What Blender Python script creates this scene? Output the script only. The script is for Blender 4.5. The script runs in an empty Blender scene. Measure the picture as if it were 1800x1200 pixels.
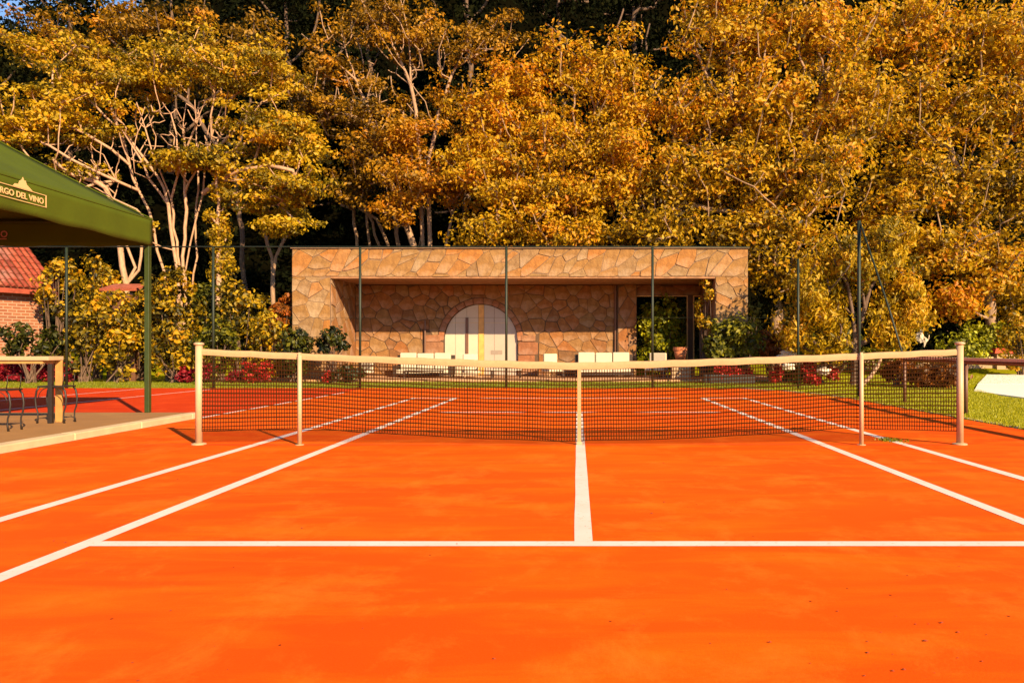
import bpy, bmesh, math, random
import numpy as np
from mathutils import Vector, Matrix, noise
R = math.radians
random.seed(7); rng = np.random.default_rng(7)
sc = bpy.context.scene
C = sc.collection

# ------------------------------------------------------------------ camera, sky, sun, exposure
F, CX, HY, HC = 1306.0, 1015.0, 615.0, 1.57
cam = bpy.data.cameras.new('camera'); cam_o = bpy.data.objects.new('camera', cam); C.objects.link(cam_o)
cam_o.location = (0, 0, HC); cam_o.rotation_euler = (R(90), 0, 0)
cam.sensor_width = 36; cam.lens = 36 * F / 1800
cam.shift_x = -(CX - 900) / 1800; cam.shift_y = (HY - 600) / 1800
cam.clip_start = .05; cam.clip_end = 2000
sc.camera = cam_o
SUN_EL, SUN_AZ = 27.0, 54.0          # elevation; angle from +X towards the camera side
S = Vector((math.cos(R(SUN_EL)) * math.cos(R(SUN_AZ)), -math.cos(R(SUN_EL)) * math.sin(R(SUN_AZ)), math.sin(R(SUN_EL))))
w = bpy.data.worlds.new("World"); sc.world = w; w.use_nodes = True
nt = w.node_tree
sky = nt.nodes.new('ShaderNodeTexSky'); sky.sky_type = 'NISHITA'; sky.sun_disc = False
sky.sun_elevation = R(SUN_EL); sky.sun_rotation = R(90 + SUN_AZ)
sky.air_density = 1.0; sky.dust_density = .2; sky.ozone_density = 4.0
bg = nt.nodes['Background']; bg.inputs['Strength'].default_value = .085
nt.links.new(sky.outputs[0], bg.inputs[0])
sun = bpy.data.lights.new('sun', 'SUN'); sun.energy = 5.0; sun.angle = R(.5); sun.color = (1, .75, .43)
sun_o = bpy.data.objects.new('sun', sun); C.objects.link(sun_o)
sun_o.rotation_euler = S.to_track_quat('Z', 'Y').to_euler(); sun_o.location = (30, -10, 40)
sc.view_settings.view_transform = 'Standard'; sc.view_settings.look = 'None'
sc.view_settings.gamma = 1; sc.view_settings.exposure = 1.19
sc.view_settings.use_curve_mapping = False

# ------------------------------------------------------------------ helpers
def px(x, y, D): return Vector(((x - CX) / F * D, D, HC + (HY - y) / F * D))
def PX(x, D): return (x - CX) / F * D
def PZ(y, D): return HC + (HY - y) / F * D

class MB:
    def __init__(s): s.v = []; s.f = []
    def add(s, vs, fs):
        o = len(s.v); s.v += [tuple(a) for a in vs]; s.f += [tuple(i + o for i in f) for f in fs]; return s
    def box(s, x0, x1, y0, y1, z0, z1):
        return s.add([(x0,y0,z0),(x1,y0,z0),(x1,y1,z0),(x0,y1,z0),(x0,y0,z1),(x1,y0,z1),(x1,y1,z1),(x0,y1,z1)],
                     [(0,3,2,1),(4,5,6,7),(0,1,5,4),(1,2,6,5),(2,3,7,6),(3,0,4,7)])
    def tube(s, pts, rad, n=8, cap=True):
        pts = [Vector(p) for p in pts]
        if not hasattr(rad, '__len__'): rad = [rad] * len(pts)
        o = len(s.v); up = Vector((0, 0, 1)); prev = None
        for i, p in enumerate(pts):
            d = (pts[min(i+1, len(pts)-1)] - pts[max(i-1, 0)])
            d = d.normalized() if d.length > 1e-9 else Vector((0,0,1))
            if prev is None:
                a = d.cross(Vector((0,1,0)) if abs(d.y) < .9 else Vector((1,0,0))).normalized()
            else:
                a = (prev - d * prev.dot(d)); a = a.normalized() if a.length > 1e-6 else d.orthogonal().normalized()
            prev = a; b = d.cross(a)
            for k in range(n):
                t = 2 * math.pi * k / n
                s.v.append(tuple(p + (a * math.cos(t) + b * math.sin(t)) * rad[i]))
        for i in range(len(pts)-1):
            for k in range(n):
                k2 = (k+1) % n
                s.f.append((o+i*n+k, o+i*n+k2, o+(i+1)*n+k2, o+(i+1)*n+k))
        if cap:
            s.f.append(tuple(o+k for k in range(n))[::-1]); s.f.append(tuple(o+(len(pts)-1)*n+k for k in range(n)))
        return s
    def lathe(s, cx, cy, prof, n=16):
        o = len(s.v)
        for (r, z) in prof:
            for k in range(n):
                t = 2*math.pi*k/n; s.v.append((cx+r*math.cos(t), cy+r*math.sin(t), z))
        for i in range(len(prof)-1):
            for k in range(n):
                k2=(k+1)%n; s.f.append((o+i*n+k, o+i*n+k2, o+(i+1)*n+k2, o+(i+1)*n+k))
        s.f.append(tuple(o+k for k in range(n))[::-1]); s.f.append(tuple(o+(len(prof)-1)*n+k for k in range(n)))
        return s
    def build(s, name, mat, parent=None, bevel=0, smooth=False, org=None):
        me = bpy.data.meshes.new(name)
        ox = Vector(org) if org is not None else Vector((0,0,0))
        vs = [tuple(Vector(v) - ox) for v in s.v] if org is not None else s.v
        me.from_pydata(vs, [], s.f); me.validate()
        if bevel:
            bm = bmesh.new(); bm.from_mesh(me); bmesh.ops.remove_doubles(bm, verts=bm.verts, dist=1e-5)
            bmesh.ops.bevel(bm, geom=bm.edges[:], offset=bevel, segments=2, affect='EDGES', profile=.5)
            bm.to_mesh(me); bm.free()
        if smooth: me.shade_smooth()
        return link(name, me, mat, parent, org)

def link(name, me, mat, parent=None, org=None):
    o = bpy.data.objects.new(name, me); C.objects.link(o)
    if mat is not None:
        if len(me.materials) == 0: me.materials.append(mat)
    if parent is not None:
        o.parent = parent
        po = Vector(parent.get('_org', (0,0,0)))
        o.location = (Vector(org) if org is not None else Vector((0,0,0))) - po
    elif org is not None: o.location = org
    if org is not None: o['_org'] = tuple(org)
    return o

def tag(o, label=None, cat=None, group=None, kind=None):
    if label: o['label'] = label
    if cat: o['category'] = cat
    if group: o['group'] = group
    if kind: o['kind'] = kind
    return o
def empty(name, loc, label, cat, group=None, kind=None):
    o = bpy.data.objects.new(name, None); C.objects.link(o); o.location = loc; o['_org'] = tuple(loc)
    o.empty_display_size = .3
    return tag(o, label, cat, group, kind)
def struct(o): o['kind'] = 'structure'; return o

# ------------------------------------------------------------------ materials
def new_mat(name):
    m = bpy.data.materials.new(name); m.use_nodes = True
    return m, m.node_tree, m.node_tree.nodes['Principled BSDF']
def N(nt, t, **k):
    n = nt.nodes.new(t)
    for a, b in k.items(): setattr(n, a, b)
    return n
def ramp(nt, fac, stops, interp='LINEAR'):
    r = N(nt, 'ShaderNodeValToRGB'); r.color_ramp.interpolation = interp
    el = r.color_ramp.elements
    while len(el) < len(stops): el.new(.5)
    for e, (p, c) in zip(el, stops): e.position = p; e.color = (*c, 1) if len(c) == 3 else c
    nt.links.new(fac, r.inputs[0]); return r
def coords(nt, scale=(1,1,1), kind='Object', rot=(0,0,0)):
    tc = N(nt, 'ShaderNodeTexCoord'); mp = N(nt, 'ShaderNodeMapping')
    mp.inputs['Scale'].default_value = scale; mp.inputs['Rotation'].default_value = rot
    nt.links.new(tc.outputs[kind], mp.inputs[0]); return mp.outputs[0]
def noise_n(nt, vec, scale, detail=4, rough=.55, dist=0):
    n = N(nt, 'ShaderNodeTexNoise'); n.inputs['Scale'].default_value = scale; n.inputs['Detail'].default_value = detail
    n.inputs['Roughness'].default_value = rough; n.inputs['Distortion'].default_value = dist
    nt.links.new(vec, n.inputs['Vector']); return n.outputs['Fac']
def mix(nt, fac, a, b, mode='MIX'):
    m = N(nt, 'ShaderNodeMix', data_type='RGBA', blend_type=mode)
    for i, v in ((0, fac), (6, a), (7, b)):
        if isinstance(v, (int, float)): m.inputs[i].default_value = v
        elif isinstance(v, tuple): m.inputs[i].default_value = (*v, 1)
        else: nt.links.new(v, m.inputs[i])
    return m.outputs[2]
def bump(nt, bsdf, h, strength=.3, dist=.02):
    b = N(nt, 'ShaderNodeBump'); b.inputs['Strength'].default_value = strength; b.inputs['Distance'].default_value = dist
    nt.links.new(h, b.inputs['Height']); nt.links.new(b.outputs[0], bsdf.inputs['Normal'])

def simple(name, col, rough=.6, var=.25, scale=6, metal=0, bmp=.15, dirt=None, spec=.5):
    m, nt, b = new_mat(name)
    v = coords(nt)
    n1 = noise_n(nt, v, scale, 5, .6)
    dk = tuple(c * (1 - var) for c in col); lt = tuple(min(1, c * (1 + var * .5)) for c in col)
    r = ramp(nt, n1, [(.3, dk), (.7, lt)])
    out = r.outputs[0]
    if dirt:
        n2 = noise_n(nt, v, scale * .4, 6, .7); rr = ramp(nt, n2, [(.52, (0,0,0)), (.72, (1,1,1))])
        out = mix(nt, rr.outputs[0], out, dirt)
    nt.links.new(out, b.inputs['Base Color'])
    b.inputs['Roughness'].default_value = rough; b.inputs['Metallic'].default_value = metal
    b.inputs['Specular IOR Level'].default_value = spec
    if bmp: bump(nt, b, noise_n(nt, v, scale * 8, 4, .7), bmp, .01)
    return m

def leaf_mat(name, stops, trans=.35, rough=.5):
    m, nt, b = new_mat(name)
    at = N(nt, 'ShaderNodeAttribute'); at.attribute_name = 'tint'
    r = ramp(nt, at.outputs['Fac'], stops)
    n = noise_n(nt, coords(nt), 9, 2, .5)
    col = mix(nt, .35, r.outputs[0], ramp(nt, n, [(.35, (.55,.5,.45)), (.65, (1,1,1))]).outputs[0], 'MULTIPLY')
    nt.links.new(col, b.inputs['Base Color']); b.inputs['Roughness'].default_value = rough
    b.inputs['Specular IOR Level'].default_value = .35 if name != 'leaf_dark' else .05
    t = N(nt, 'ShaderNodeBsdfTranslucent'); nt.links.new(col, t.inputs[0])
    mx = N(nt, 'ShaderNodeMixShader'); mx.inputs[0].default_value = trans
    nt.links.new(b.outputs[0], mx.inputs[1]); nt.links.new(t.outputs[0], mx.inputs[2])
    nt.links.new(mx.outputs[0], nt.nodes['Material Output'].inputs[0])
    return m
LM = dict(
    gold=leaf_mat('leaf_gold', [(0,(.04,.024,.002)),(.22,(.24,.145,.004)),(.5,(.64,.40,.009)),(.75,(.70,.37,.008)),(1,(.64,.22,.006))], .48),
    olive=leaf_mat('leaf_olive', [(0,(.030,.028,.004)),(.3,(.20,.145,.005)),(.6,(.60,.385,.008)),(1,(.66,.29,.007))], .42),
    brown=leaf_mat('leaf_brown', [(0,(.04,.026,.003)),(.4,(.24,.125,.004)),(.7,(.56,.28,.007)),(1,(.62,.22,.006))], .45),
    green=leaf_mat('leaf_green', [(0,(.012,.018,.004)),(.5,(.075,.080,.006)),(1,(.27,.24,.008))]),
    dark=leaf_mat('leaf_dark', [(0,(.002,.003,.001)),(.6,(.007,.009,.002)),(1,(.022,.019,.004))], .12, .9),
    red=leaf_mat('leaf_red', [(0,(.06,.003,.006)),(.5,(.26,.007,.018)),(1,(.5,.03,.045))]),
    orange=leaf_mat('leaf_orange', [(0,(.06,.025,.004)),(.5,(.28,.09,.006)),(1,(.45,.10,.006))]),
    grass=leaf_mat('leaf_grass', [(0,(.19,.21,.006)),(.5,(.38,.37,.008)),(1,(.54,.48,.012))], .4),
    lime=leaf_mat('leaf_lime', [(0,(.10,.11,.006)),(.5,(.50,.48,.012)),(1,(.70,.60,.02))], .45),
    scarlet=leaf_mat('petal_scarlet', [(0,(.22,.008,.006)),(.5,(.45,.013,.01)),(1,(.6,.05,.03))], .3),
)
def bark_mat(name, a, b_):
    m, nt, b = new_mat(name)
    n = noise_n(nt, coords(nt, (3, 3, .6)), 5, 5, .65)
    nt.links.new(ramp(nt, n, [(.3, a), (.65, b_)]).outputs[0], b.inputs['Base Color']); b.inputs['Roughness'].default_value = .85
    bump(nt, b, n, .5, .03); return m
M_barkpale = bark_mat('bark_pale', (.28,.15,.085), (.50,.30,.18))
M_barkb = bark_mat('bark_tan', (.20,.11,.06), (.42,.26,.16))
M_barkdark = bark_mat('bark_dark', (.05,.03,.02), (.16,.09,.055))
M_barkmid = bark_mat('bark_brown', (.16,.09,.05), (.36,.22,.13))

# court clay
def court_mat(name, base, dark, light):
    m, nt, b = new_mat(name)
    v = coords(nt)
    big = noise_n(nt, v, .12, 4, .55, .4)
    med = noise_n(nt, coords(nt, (.6, 2.6, 1)), .8, 6, .65, .5)
    c = mix(nt, ramp(nt, big, [(.35,(0,0,0)),(.65,(1,1,1))]).outputs[0], dark, base)
    c = mix(nt, ramp(nt, med, [(.45,(0,0,0)),(.72,(.75,.75,.75))]).outputs[0], c, light)
    pale = noise_n(nt, coords(nt, (1, .8, 1), rot=(0,0,.5)), 1.3, 10, .74, .25)
    c = mix(nt, ramp(nt, pale, [(.50,(0,0,0)),(.68,(.55,.55,.55))]).outputs[0], c, tuple(min(1, k*1.2+.012) for k in light))
    # scuffs: thin streaks across the court where a broad mask allows
    st = noise_n(nt, coords(nt, (1.1, 9, 1)), 2.2, 6, .75, .2)
    mk = noise_n(nt, v, .35, 3, .5)
    sm = N(nt, 'ShaderNodeMath', operation='MULTIPLY')
    nt.links.new(ramp(nt, st, [(.60,(0,0,0)),(.72,(1,1,1))]).outputs[0], sm.inputs[0])
    nt.links.new(ramp(nt, mk, [(.50,(0,0,0)),(.60,(.8,.8,.8))]).outputs[0], sm.inputs[1])
    c = mix(nt, sm.outputs[0], c, tuple(k * .5 for k in dark))
    # dark crumbs and pits
    vo = N(nt, 'ShaderNodeTexVoronoi'); vo.inputs['Scale'].default_value = 4.5
    nt.links.new(coords(nt, (1, .8, 1)), vo.inputs['Vector'])
    sp = ramp(nt, vo.outputs['Distance'], [(.03,(1,1,1)),(.05,(0,0,0))])
    mk2 = noise_n(nt, v, .7, 3, .6)
    s2 = N(nt, 'ShaderNodeMath', operation='MULTIPLY')
    nt.links.new(sp.outputs[0], s2.inputs[0]); nt.links.new(ramp(nt, mk2, [(.47,(0,0,0)),(.52,(1,1,1))]).outputs[0], s2.inputs[1])
    c = mix(nt, s2.outputs[0], c, (.12, .015, .004))
    fine = noise_n(nt, v, 60, 3, .7)
    c = mix(nt, .32, c, ramp(nt, fine, [(.3,(.5,.5,.5)),(.7,(1,1,1))]).outputs[0], 'MULTIPLY')
    nt.links.new(c, b.inputs['Base Color']); b.inputs['Roughness'].default_value = .8
    b.inputs['Specular IOR Level'].default_value = .08
    bump(nt, b, noise_n(nt, v, 70, 6, .8), .5, .006)
    return m
M_court = court_mat('court_clay', (.78,.100,.0006), (.76,.068,.0005), (.82,.150,.0015))
M_runoff = court_mat('court_runoff', (.56,.042,.003), (.46,.028,.003), (.62,.060,.004))

def line_mat():
    m, nt, b = new_mat('line_paint'); v = coords(nt)
    n = noise_n(nt, v, 14, 6, .75); n2 = noise_n(nt, v, 2.2, 3, .6)
    c = ramp(nt, n2, [(.3,(.71,.53,.45)),(.7,(.80,.61,.54))]).outputs[0]
    c = mix(nt, ramp(nt, n, [(.57,(0,0,0)),(.68,(.65,.65,.65))]).outputs[0], c, (.70,.28,.09))
    nt.links.new(c, b.inputs['Base Color']); b.inputs['Roughness'].default_value = .7
    bump(nt, b, noise_n(nt, v, 80, 3, .7), .2, .003); return m
M_line = line_mat()

def stone_mat(name, stops, rough=.85):
    m, nt, b = new_mat(name)
    oi = N(nt, 'ShaderNodeObjectInfo')
    r = ramp(nt, oi.outputs['Random'], stops)
    n = noise_n(nt, coords(nt), 2.2, 6, .68, .6)
    c = mix(nt, .75, r.outputs[0], ramp(nt, n, [(.30,(.36,.31,.27)),(.6,(1,1,1))]).outputs[0], 'MULTIPLY')
    n3 = noise_n(nt, coords(nt), .5, 4, .6)
    c = mix(nt, ramp(nt, n3, [(.5,(0,0,0)),(.75,(.4,.4,.4))]).outputs[0], c, (.42,.36,.31))
    nt.links.new(c, b.inputs['Base Color']); b.inputs['Roughness'].default_value = rough
    bump(nt, b, noise_n(nt, coords(nt), 7, 8, .75), .9, .05); return m
M_stone = stone_mat('flagstone', [(0,(.27,.145,.045)),(.25,(.31,.150,.036)),(.5,(.29,.170,.062)),(.7,(.36,.140,.022)),(.8,(.36,.23,.11)),(1,(.23,.120,.040))])
M_stone2 = stone_mat('flagstone_wall', [(0,(.25,.11,.030)),(.3,(.30,.13,.032)),(.6,(.27,.14,.045)),(.8,(.32,.11,.020)),(1,(.20,.09,.030))])
M_mortar = simple('mortar', (.10,.055,.03), .95, .3, 4, bmp=.4)
M_mortar2 = simple('mortar_pale', (.20,.12,.07), .95, .35, 4, bmp=.4)
M_ceil = simple('ceiling_wood', (.30,.14,.06), .8, .35, 3)
M_door = simple('door_panel_white', (.52,.42,.31), .5, .08, 1.2, bmp=.05)
M_doorglass = simple('door_panel_grey', (.40,.32,.26), .35, .06, 1.2, bmp=.03)
M_wood = simple('door_wood', (.62,.33,.08), .5, .25, 3)
M_brown = simple('brown_metal', (.14,.06,.03), .5, .2, 5)
M_greenpost = simple('green_fence_paint', (.008,.016,.005), .6, .3, 8, bmp=.05)
M_greenpost2 = simple('green_canopy_post_paint', (.03,.045,.006), .45, .2, 8, bmp=.05)
M_white = simple('white_paint', (.48,.32,.18), .45, .1, 8, bmp=.05)
M_tape = simple('net_tape', (.42,.25,.12), .8, .1, 14, bmp=.2)
M_cord = simple('net_cord', (.040,.015,.005), .95, .2, 20, bmp=0, spec=.02)
M_cushion = simple('white_cushion', (.50,.43,.32), .9, .06, 6, bmp=.1)
M_wicker = simple('dark_wicker', (.035,.018,.010), .7, .4, 30, bmp=.5)
M_canopy = simple('green_canopy_fabric', (.060,.080,.0015), .85, .14, 1.2, bmp=.5, spec=.2)
M_letter = simple('cream_print', (.60,.40,.17), .6, .05, 3, bmp=0)
M_iron = simple('black_iron', (.02,.012,.008), .5, .3, 12, bmp=.1)
M_concrete = simple('platform_concrete', (.30,.14,.036), .85, .18, 1.5, bmp=.3, dirt=(.25,.115,.03))
M_kerb = simple('kerb_concrete', (.55,.39,.22), .85, .15, 3, bmp=.3, dirt=(.5,.36,.22))
M_tableleg = simple('table_leg_wood', (.42,.22,.06), .6, .25, 5)
M_roof = stone_mat('terracotta_tile', [(0,(.26,.04,.018)),(.5,(.34,.055,.025)),(1,(.38,.09,.04))], .75)
M_terr = simple('terracotta', (.42,.13,.045), .8, .15, 5)
M_black = simple('black_trough', (.015,.012,.010), .6, .3, 6)
M_soil = simple('forest_soil', (.035,.022,.010), .95, .5, .8, bmp=.5)
M_pave = simple('white_paving', (.80,.74,.64), .8, .06, 1.5, bmp=.15)
M_palewall = simple('pale_render', (.40,.26,.15), .85, .12, 1.2, bmp=.25, dirt=(.5,.33,.2))
M_rock = simple('pale_rock', (.70,.56,.42), .85, .35, 2.5, bmp=.6)
M_redtile = simple('red_cap_tile', (.58,.06,.02), .6, .15, 5)

def grass_base():
    m, nt, b = new_mat('grass_ground'); v = coords(nt)
    n = noise_n(nt, v, .6, 6, .65); n2 = noise_n(nt, v, 18, 5, .7)
    c = ramp(nt, n, [(.3,(.16,.15,.010)),(.55,(.28,.25,.012)),(.75,(.38,.30,.02))]).outputs[0]
    c = mix(nt, .7, c, ramp(nt, n2, [(.3,(.45,.45,.4)),(.7,(1,1,1))]).outputs[0], 'MULTIPLY')
    nt.links.new(c, b.inputs['Base Color']); b.inputs['Roughness'].default_value = .9
    bump(nt, b, n2, .8, .05); return m
M_grass = grass_base()

def brick_mat():
    m, nt, b = new_mat('brickwork')
    v = coords(nt, (1,1,1), 'UV')
    br = N(nt, 'ShaderNodeTexBrick'); nt.links.new(v, br.inputs['Vector'])
    br.inputs['Scale'].default_value = 1.0; br.inputs['Brick Width'].default_value = .42; br.inputs['Row Height'].default_value = .16
    br.inputs['Mortar Size'].default_value = .022
    br.inputs['Color1'].default_value = (.30,.11,.05,1); br.inputs['Color2'].default_value = (.24,.075,.035,1); br.inputs['Mortar'].default_value = (.36,.24,.16,1)
    nt.links.new(br.outputs['Color'], b.inputs['Base Color']); b.inputs['Roughness'].default_value = .9
    bump(nt, b, br.outputs['Fac'], -.6, .02); return m
M_brick = brick_mat()

# ------------------------------------------------------------------ setting: ground, court, hill
def sheet(name, poly, z, mat, thick=0):
    mb = MB(); n = len(poly)
    top = [(x, y, z) for x, y in poly]
    if thick:
        bot = [(x, y, z - thick) for x, y in poly]
        mb.add(top + bot, [tuple(range(n))] + [(i, i+n, (i+1)%n+n, (i+1)%n) for i in range(n)])
    else: mb.add(top, [tuple(range(n))])
    return struct(mb.build(name, mat))
def terrain_h(x, y):
    t = max(0, min(1, (y - 47) / 43.0)); t = t * t * (3 - 2 * t)
    top = 39 + 14 * (1 / (1 + math.exp(-(x + 38) / 6)))
    h = t * top
    if y > 47: h += (noise.noise(Vector((x * .08, y * .08, 3))) * 1.2) * min(1, (y - 47) / 8)
    return h - .012
def build_ground():
    xs = np.concatenate([np.linspace(-600, -120, 9), np.linspace(-112, 112, 57), np.linspace(120, 600, 9)])
    ys = np.concatenate([np.linspace(-400, -20, 8), np.linspace(0, 46, 8), np.linspace(48, 100, 40), np.linspace(115, 800, 10)])
    vs = [(x, y, terrain_h(x, y)) for y in ys for x in xs]; nx = len(xs)
    fs = [(j*nx+i, j*nx+i+1, (j+1)*nx+i+1, (j+1)*nx+i) for j in range(len(ys)-1) for i in range(nx-1)]
    m, nt, b = new_mat('ground_cover')
    g = N(nt, 'ShaderNodeNewGeometry'); s = N(nt, 'ShaderNodeSeparateXYZ'); nt.links.new(g.outputs['Position'], s.inputs[0])
    n = noise_n(nt, coords(nt), .5, 5, .6)
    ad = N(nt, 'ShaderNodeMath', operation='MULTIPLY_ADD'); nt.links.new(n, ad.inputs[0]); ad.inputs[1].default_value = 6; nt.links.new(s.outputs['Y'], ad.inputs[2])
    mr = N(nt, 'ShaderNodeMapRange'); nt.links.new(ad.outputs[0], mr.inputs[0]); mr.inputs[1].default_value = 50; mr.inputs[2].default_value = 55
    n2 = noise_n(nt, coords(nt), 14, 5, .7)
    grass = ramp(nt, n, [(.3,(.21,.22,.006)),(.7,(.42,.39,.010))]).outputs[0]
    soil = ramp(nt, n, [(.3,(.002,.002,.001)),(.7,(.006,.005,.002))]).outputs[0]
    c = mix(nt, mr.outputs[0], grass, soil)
    c = mix(nt, .6, c, ramp(nt, n2, [(.3,(.45,.45,.4)),(.7,(1,1,1))]).outputs[0], 'MULTIPLY')
    nt.links.new(c, b.inputs['Base Color']); b.inputs['Roughness'].default_value = .95; b.inputs['Specular IOR Level'].default_value = 0
    bump(nt, b, n2, .6, .06)
    mb = MB(); mb.add(vs, fs); struct(mb.build('ground', m, smooth=True))
build_ground()
# court: main clay, run-off strip left of the court
CXc = .05
sheet('court_surface', [(-8.7,-12),(8.78,-12),(8.78,24.2),(8.5,26.5),(7.8,28.6),(6.6,30.2),(5.4,30.7),(-8.7,30.7)], 0.0, M_court)
sheet('court_runoff', [(-48,-12),(-8.7,-12),(-8.7,30.7),(-48,30.7)], 0.0, M_runoff)
def strip(name, x0, y0, x1, y1, w_, z=.004):
    d = Vector((x1-x0, y1-y0, 0)); L = d.length; d.normalize(); n = Vector((-d.y, d.x, 0))
    k = max(2, int(L / .5)); mb = MB(); vs = []
    for i in range(k+1):
        p = Vector((x0, y0, z)) + d * (L * i / k)
        a = noise.noise(p * .8) * .006; b = noise.noise(p * .8 + Vector((9,9,9))) * .006
        vs += [p + n * (w_/2 + a), p - n * (w_/2 + b)]
    mb.add(vs, [(2*i, 2*i+1, 2*i+3, 2*i+2) for i in range(k)])
    return struct(mb.build(name, M_line))
SG, DB, NETY = 4.03, 5.39, 12.35
Ys0, Ys1, Yb1 = 6.02, 18.75, 24.24
W = .15
strip('singles_sideline', CXc-SG, -5, CXc-SG, Yb1+W/2, W)
strip('singles_sideline', CXc+SG, -5, CXc+SG, Yb1+W/2, W)
strip('doubles_sideline', CXc-DB, -5, CXc-DB, Yb1+W/2, W)
strip('doubles_sideline', CXc+DB, -5, CXc+DB, Yb1+W/2, W)
strip('service_line', CXc-SG+W/2, Ys0, CXc+SG-W/2, Ys0, W)
strip('service_line', CXc-SG+W/2, Ys1, CXc+SG-W/2, Ys1, W)
strip('centre_service_line', CXc, Ys0+W/2, CXc, Ys1-W/2, W)
strip('baseline', CXc-SG+W/2, Yb1, CXc+SG-W/2, Yb1, W)
strip('baseline', CXc-DB+W/2, Yb1, CXc-SG-W/2, Yb1, W)
strip('baseline', CXc+SG+W/2, Yb1, CXc+DB-W/2, Yb1, W)
strip('outer_line', -8.72, 17.0, -8.60, 27.5, .11)
strip('outer_line', -15.4, 12.0, -14.6, 30.2, .09)
strip('outer_line', -18.4, 12.0, -17.6, 30.2, .09)
M_net_shadow = simple('painted_net_shadow', (.16,.022,.004), .9, .4, 6, bmp=.3)  # thin dark strip painted as the net tape's shadow on the clay
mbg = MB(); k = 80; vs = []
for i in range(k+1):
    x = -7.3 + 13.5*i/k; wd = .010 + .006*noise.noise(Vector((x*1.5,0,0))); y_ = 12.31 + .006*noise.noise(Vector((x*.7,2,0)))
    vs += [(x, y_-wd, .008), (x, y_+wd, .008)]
mbg.add(vs, [(2*i, 2*i+2, 2*i+3, 2*i+1) for i in range(k)]); struct(mbg.build('net_shadow_line', M_net_shadow))
# edging strip along the grass
ep = [(8.84, y) for y in np.linspace(-10, 24.2, 40)] + [(8.56,26.5),(7.85,28.65),(6.64,30.27)]
mb = MB(); vs = []
for i, (x, y) in enumerate(ep):
    a = ep[max(0,i-1)]; b = ep[min(len(ep)-1,i+1)]; d = Vector((b[0]-a[0], b[1]-a[1], 0)).normalized(); n = Vector((d.y,-d.x,0))
    vs += [Vector((x,y,.02)), Vector((x,y,.02))+n*.11, Vector((x,y,-.02)), Vector((x,y,-.02))+n*.11]
mb.add(vs, [(4*i,4*i+1,4*i+5,4*i+4) for i in range(len(ep)-1)] + [(4*i+2,4*i,4*i+4,4*i+6) for i in range(len(ep)-1)])
struct(mb.build('lawn_edging', M_kerb))
# white paving to the right: two slabs with a joint
sheet('white_paving', [(PX(1712,28.0),28.0),(14.5,24.1),(13.7,19.2),(13.9,17),(34,17),(30,33.4),(18.0,33.4)], .035, M_pave, .06)
sheet('white_paving', [(18.1,33.6),(30,33.6),(34,47.5),(26.2,47.5)], .035, M_pave, .06)

M_verge_shaded = simple('shaded_verge_grass', (.17,.13,.006), .95, .4, 3, bmp=.6)  # shade on the back strip put into a darker olive grass colour
sheet('grass_verge', [(-48,30.72),(5.4,30.72),(5.4,36.85),(-48,36.85)], -.004, M_verge_shaded)
# pavilion floor, platform
PV = 36.9
sheet('patio', [(-16.5,PV),(10.5,PV),(10.5,43.4),(-16.5,43.4)], .10, simple('patio_stone', (.50,.26,.13), .85, .2, 2), .16)

# ------------------------------------------------------------------ foliage engine
def leaf_mesh(name, centers, radii, count, size, tint, spread=.12, up=.5, droop=0, aspect=.55, outward=None, parent=None, mat=None, org=None, seed=1):
    """many folded two-triangle leaves scattered in ellipsoidal clumps"""
    g = np.random.default_rng(seed)
    Nc = len(centers); cnt = np.asarray(count) if hasattr(count, '__len__') else np.full(Nc, count)
    idx = np.repeat(np.arange(Nc), cnt); n = len(idx)
    d = g.normal(size=(n, 3)); d /= np.linalg.norm(d, axis=1)[:, None]
    rr = g.random(n) ** .45
    P = centers[idx] + d * rr[:, None] * radii[idx]
    nrm = d * .6 + g.normal(size=(n, 3)) * .65; nrm[:, 2] += up
    if outward is not None: nrm += outward[idx] * .5
    nrm /= np.linalg.norm(nrm, axis=1)[:, None]
    t = g.normal(size=(n, 3)); t[:, 2] -= droop
    t -= nrm * (t * nrm).sum(1)[:, None]; t /= np.linalg.norm(t, axis=1)[:, None]
    s = np.cross(nrm, t)
    L = size * (.65 + .7 * g.random(n)); Wd = L * aspect * (.8 + .4 * g.random(n))
    base = P - t * (L/2)[:, None]; tip = P + t * (L/2)[:, None] - nrm * (L*.12)[:, None]
    m1 = P + s * (Wd/2)[:, None] + nrm * (L*.10)[:, None] ; m2 = P - s * (Wd/2)[:, None] + nrm * (L*.10)[:, None]
    V = np.empty((n, 4, 3)); V[:,0]=base; V[:,1]=m1; V[:,2]=tip; V[:,3]=m2
    if org is not None: V -= np.array(org)
    me = bpy.data.meshes.new(name)
    me.vertices.add(4*n); me.vertices.foreach_set('co', V.reshape(-1))
    b4 = (np.arange(n)*4)[:, None]
    tri = np.concatenate([b4+0, b4+1, b4+2, b4+0, b4+2, b4+3], 1).reshape(-1)
    me.loops.add(6*n); me.loops.foreach_set('vertex_index', tri.astype(np.int32))
    me.polygons.add(2*n); me.polygons.foreach_set('loop_start', np.arange(0, 6*n, 3, dtype=np.int32))
    me.update(calc_edges=True)
    T = np.clip(tint[idx] + g.normal(size=n) * spread, 0, 1)
    a = me.attributes.new('tint', 'FLOAT', 'FACE'); a.data.foreach_set('value', np.repeat(T, 2).astype(np.float32))
    return link(name, me, mat, parent, org)

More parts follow.
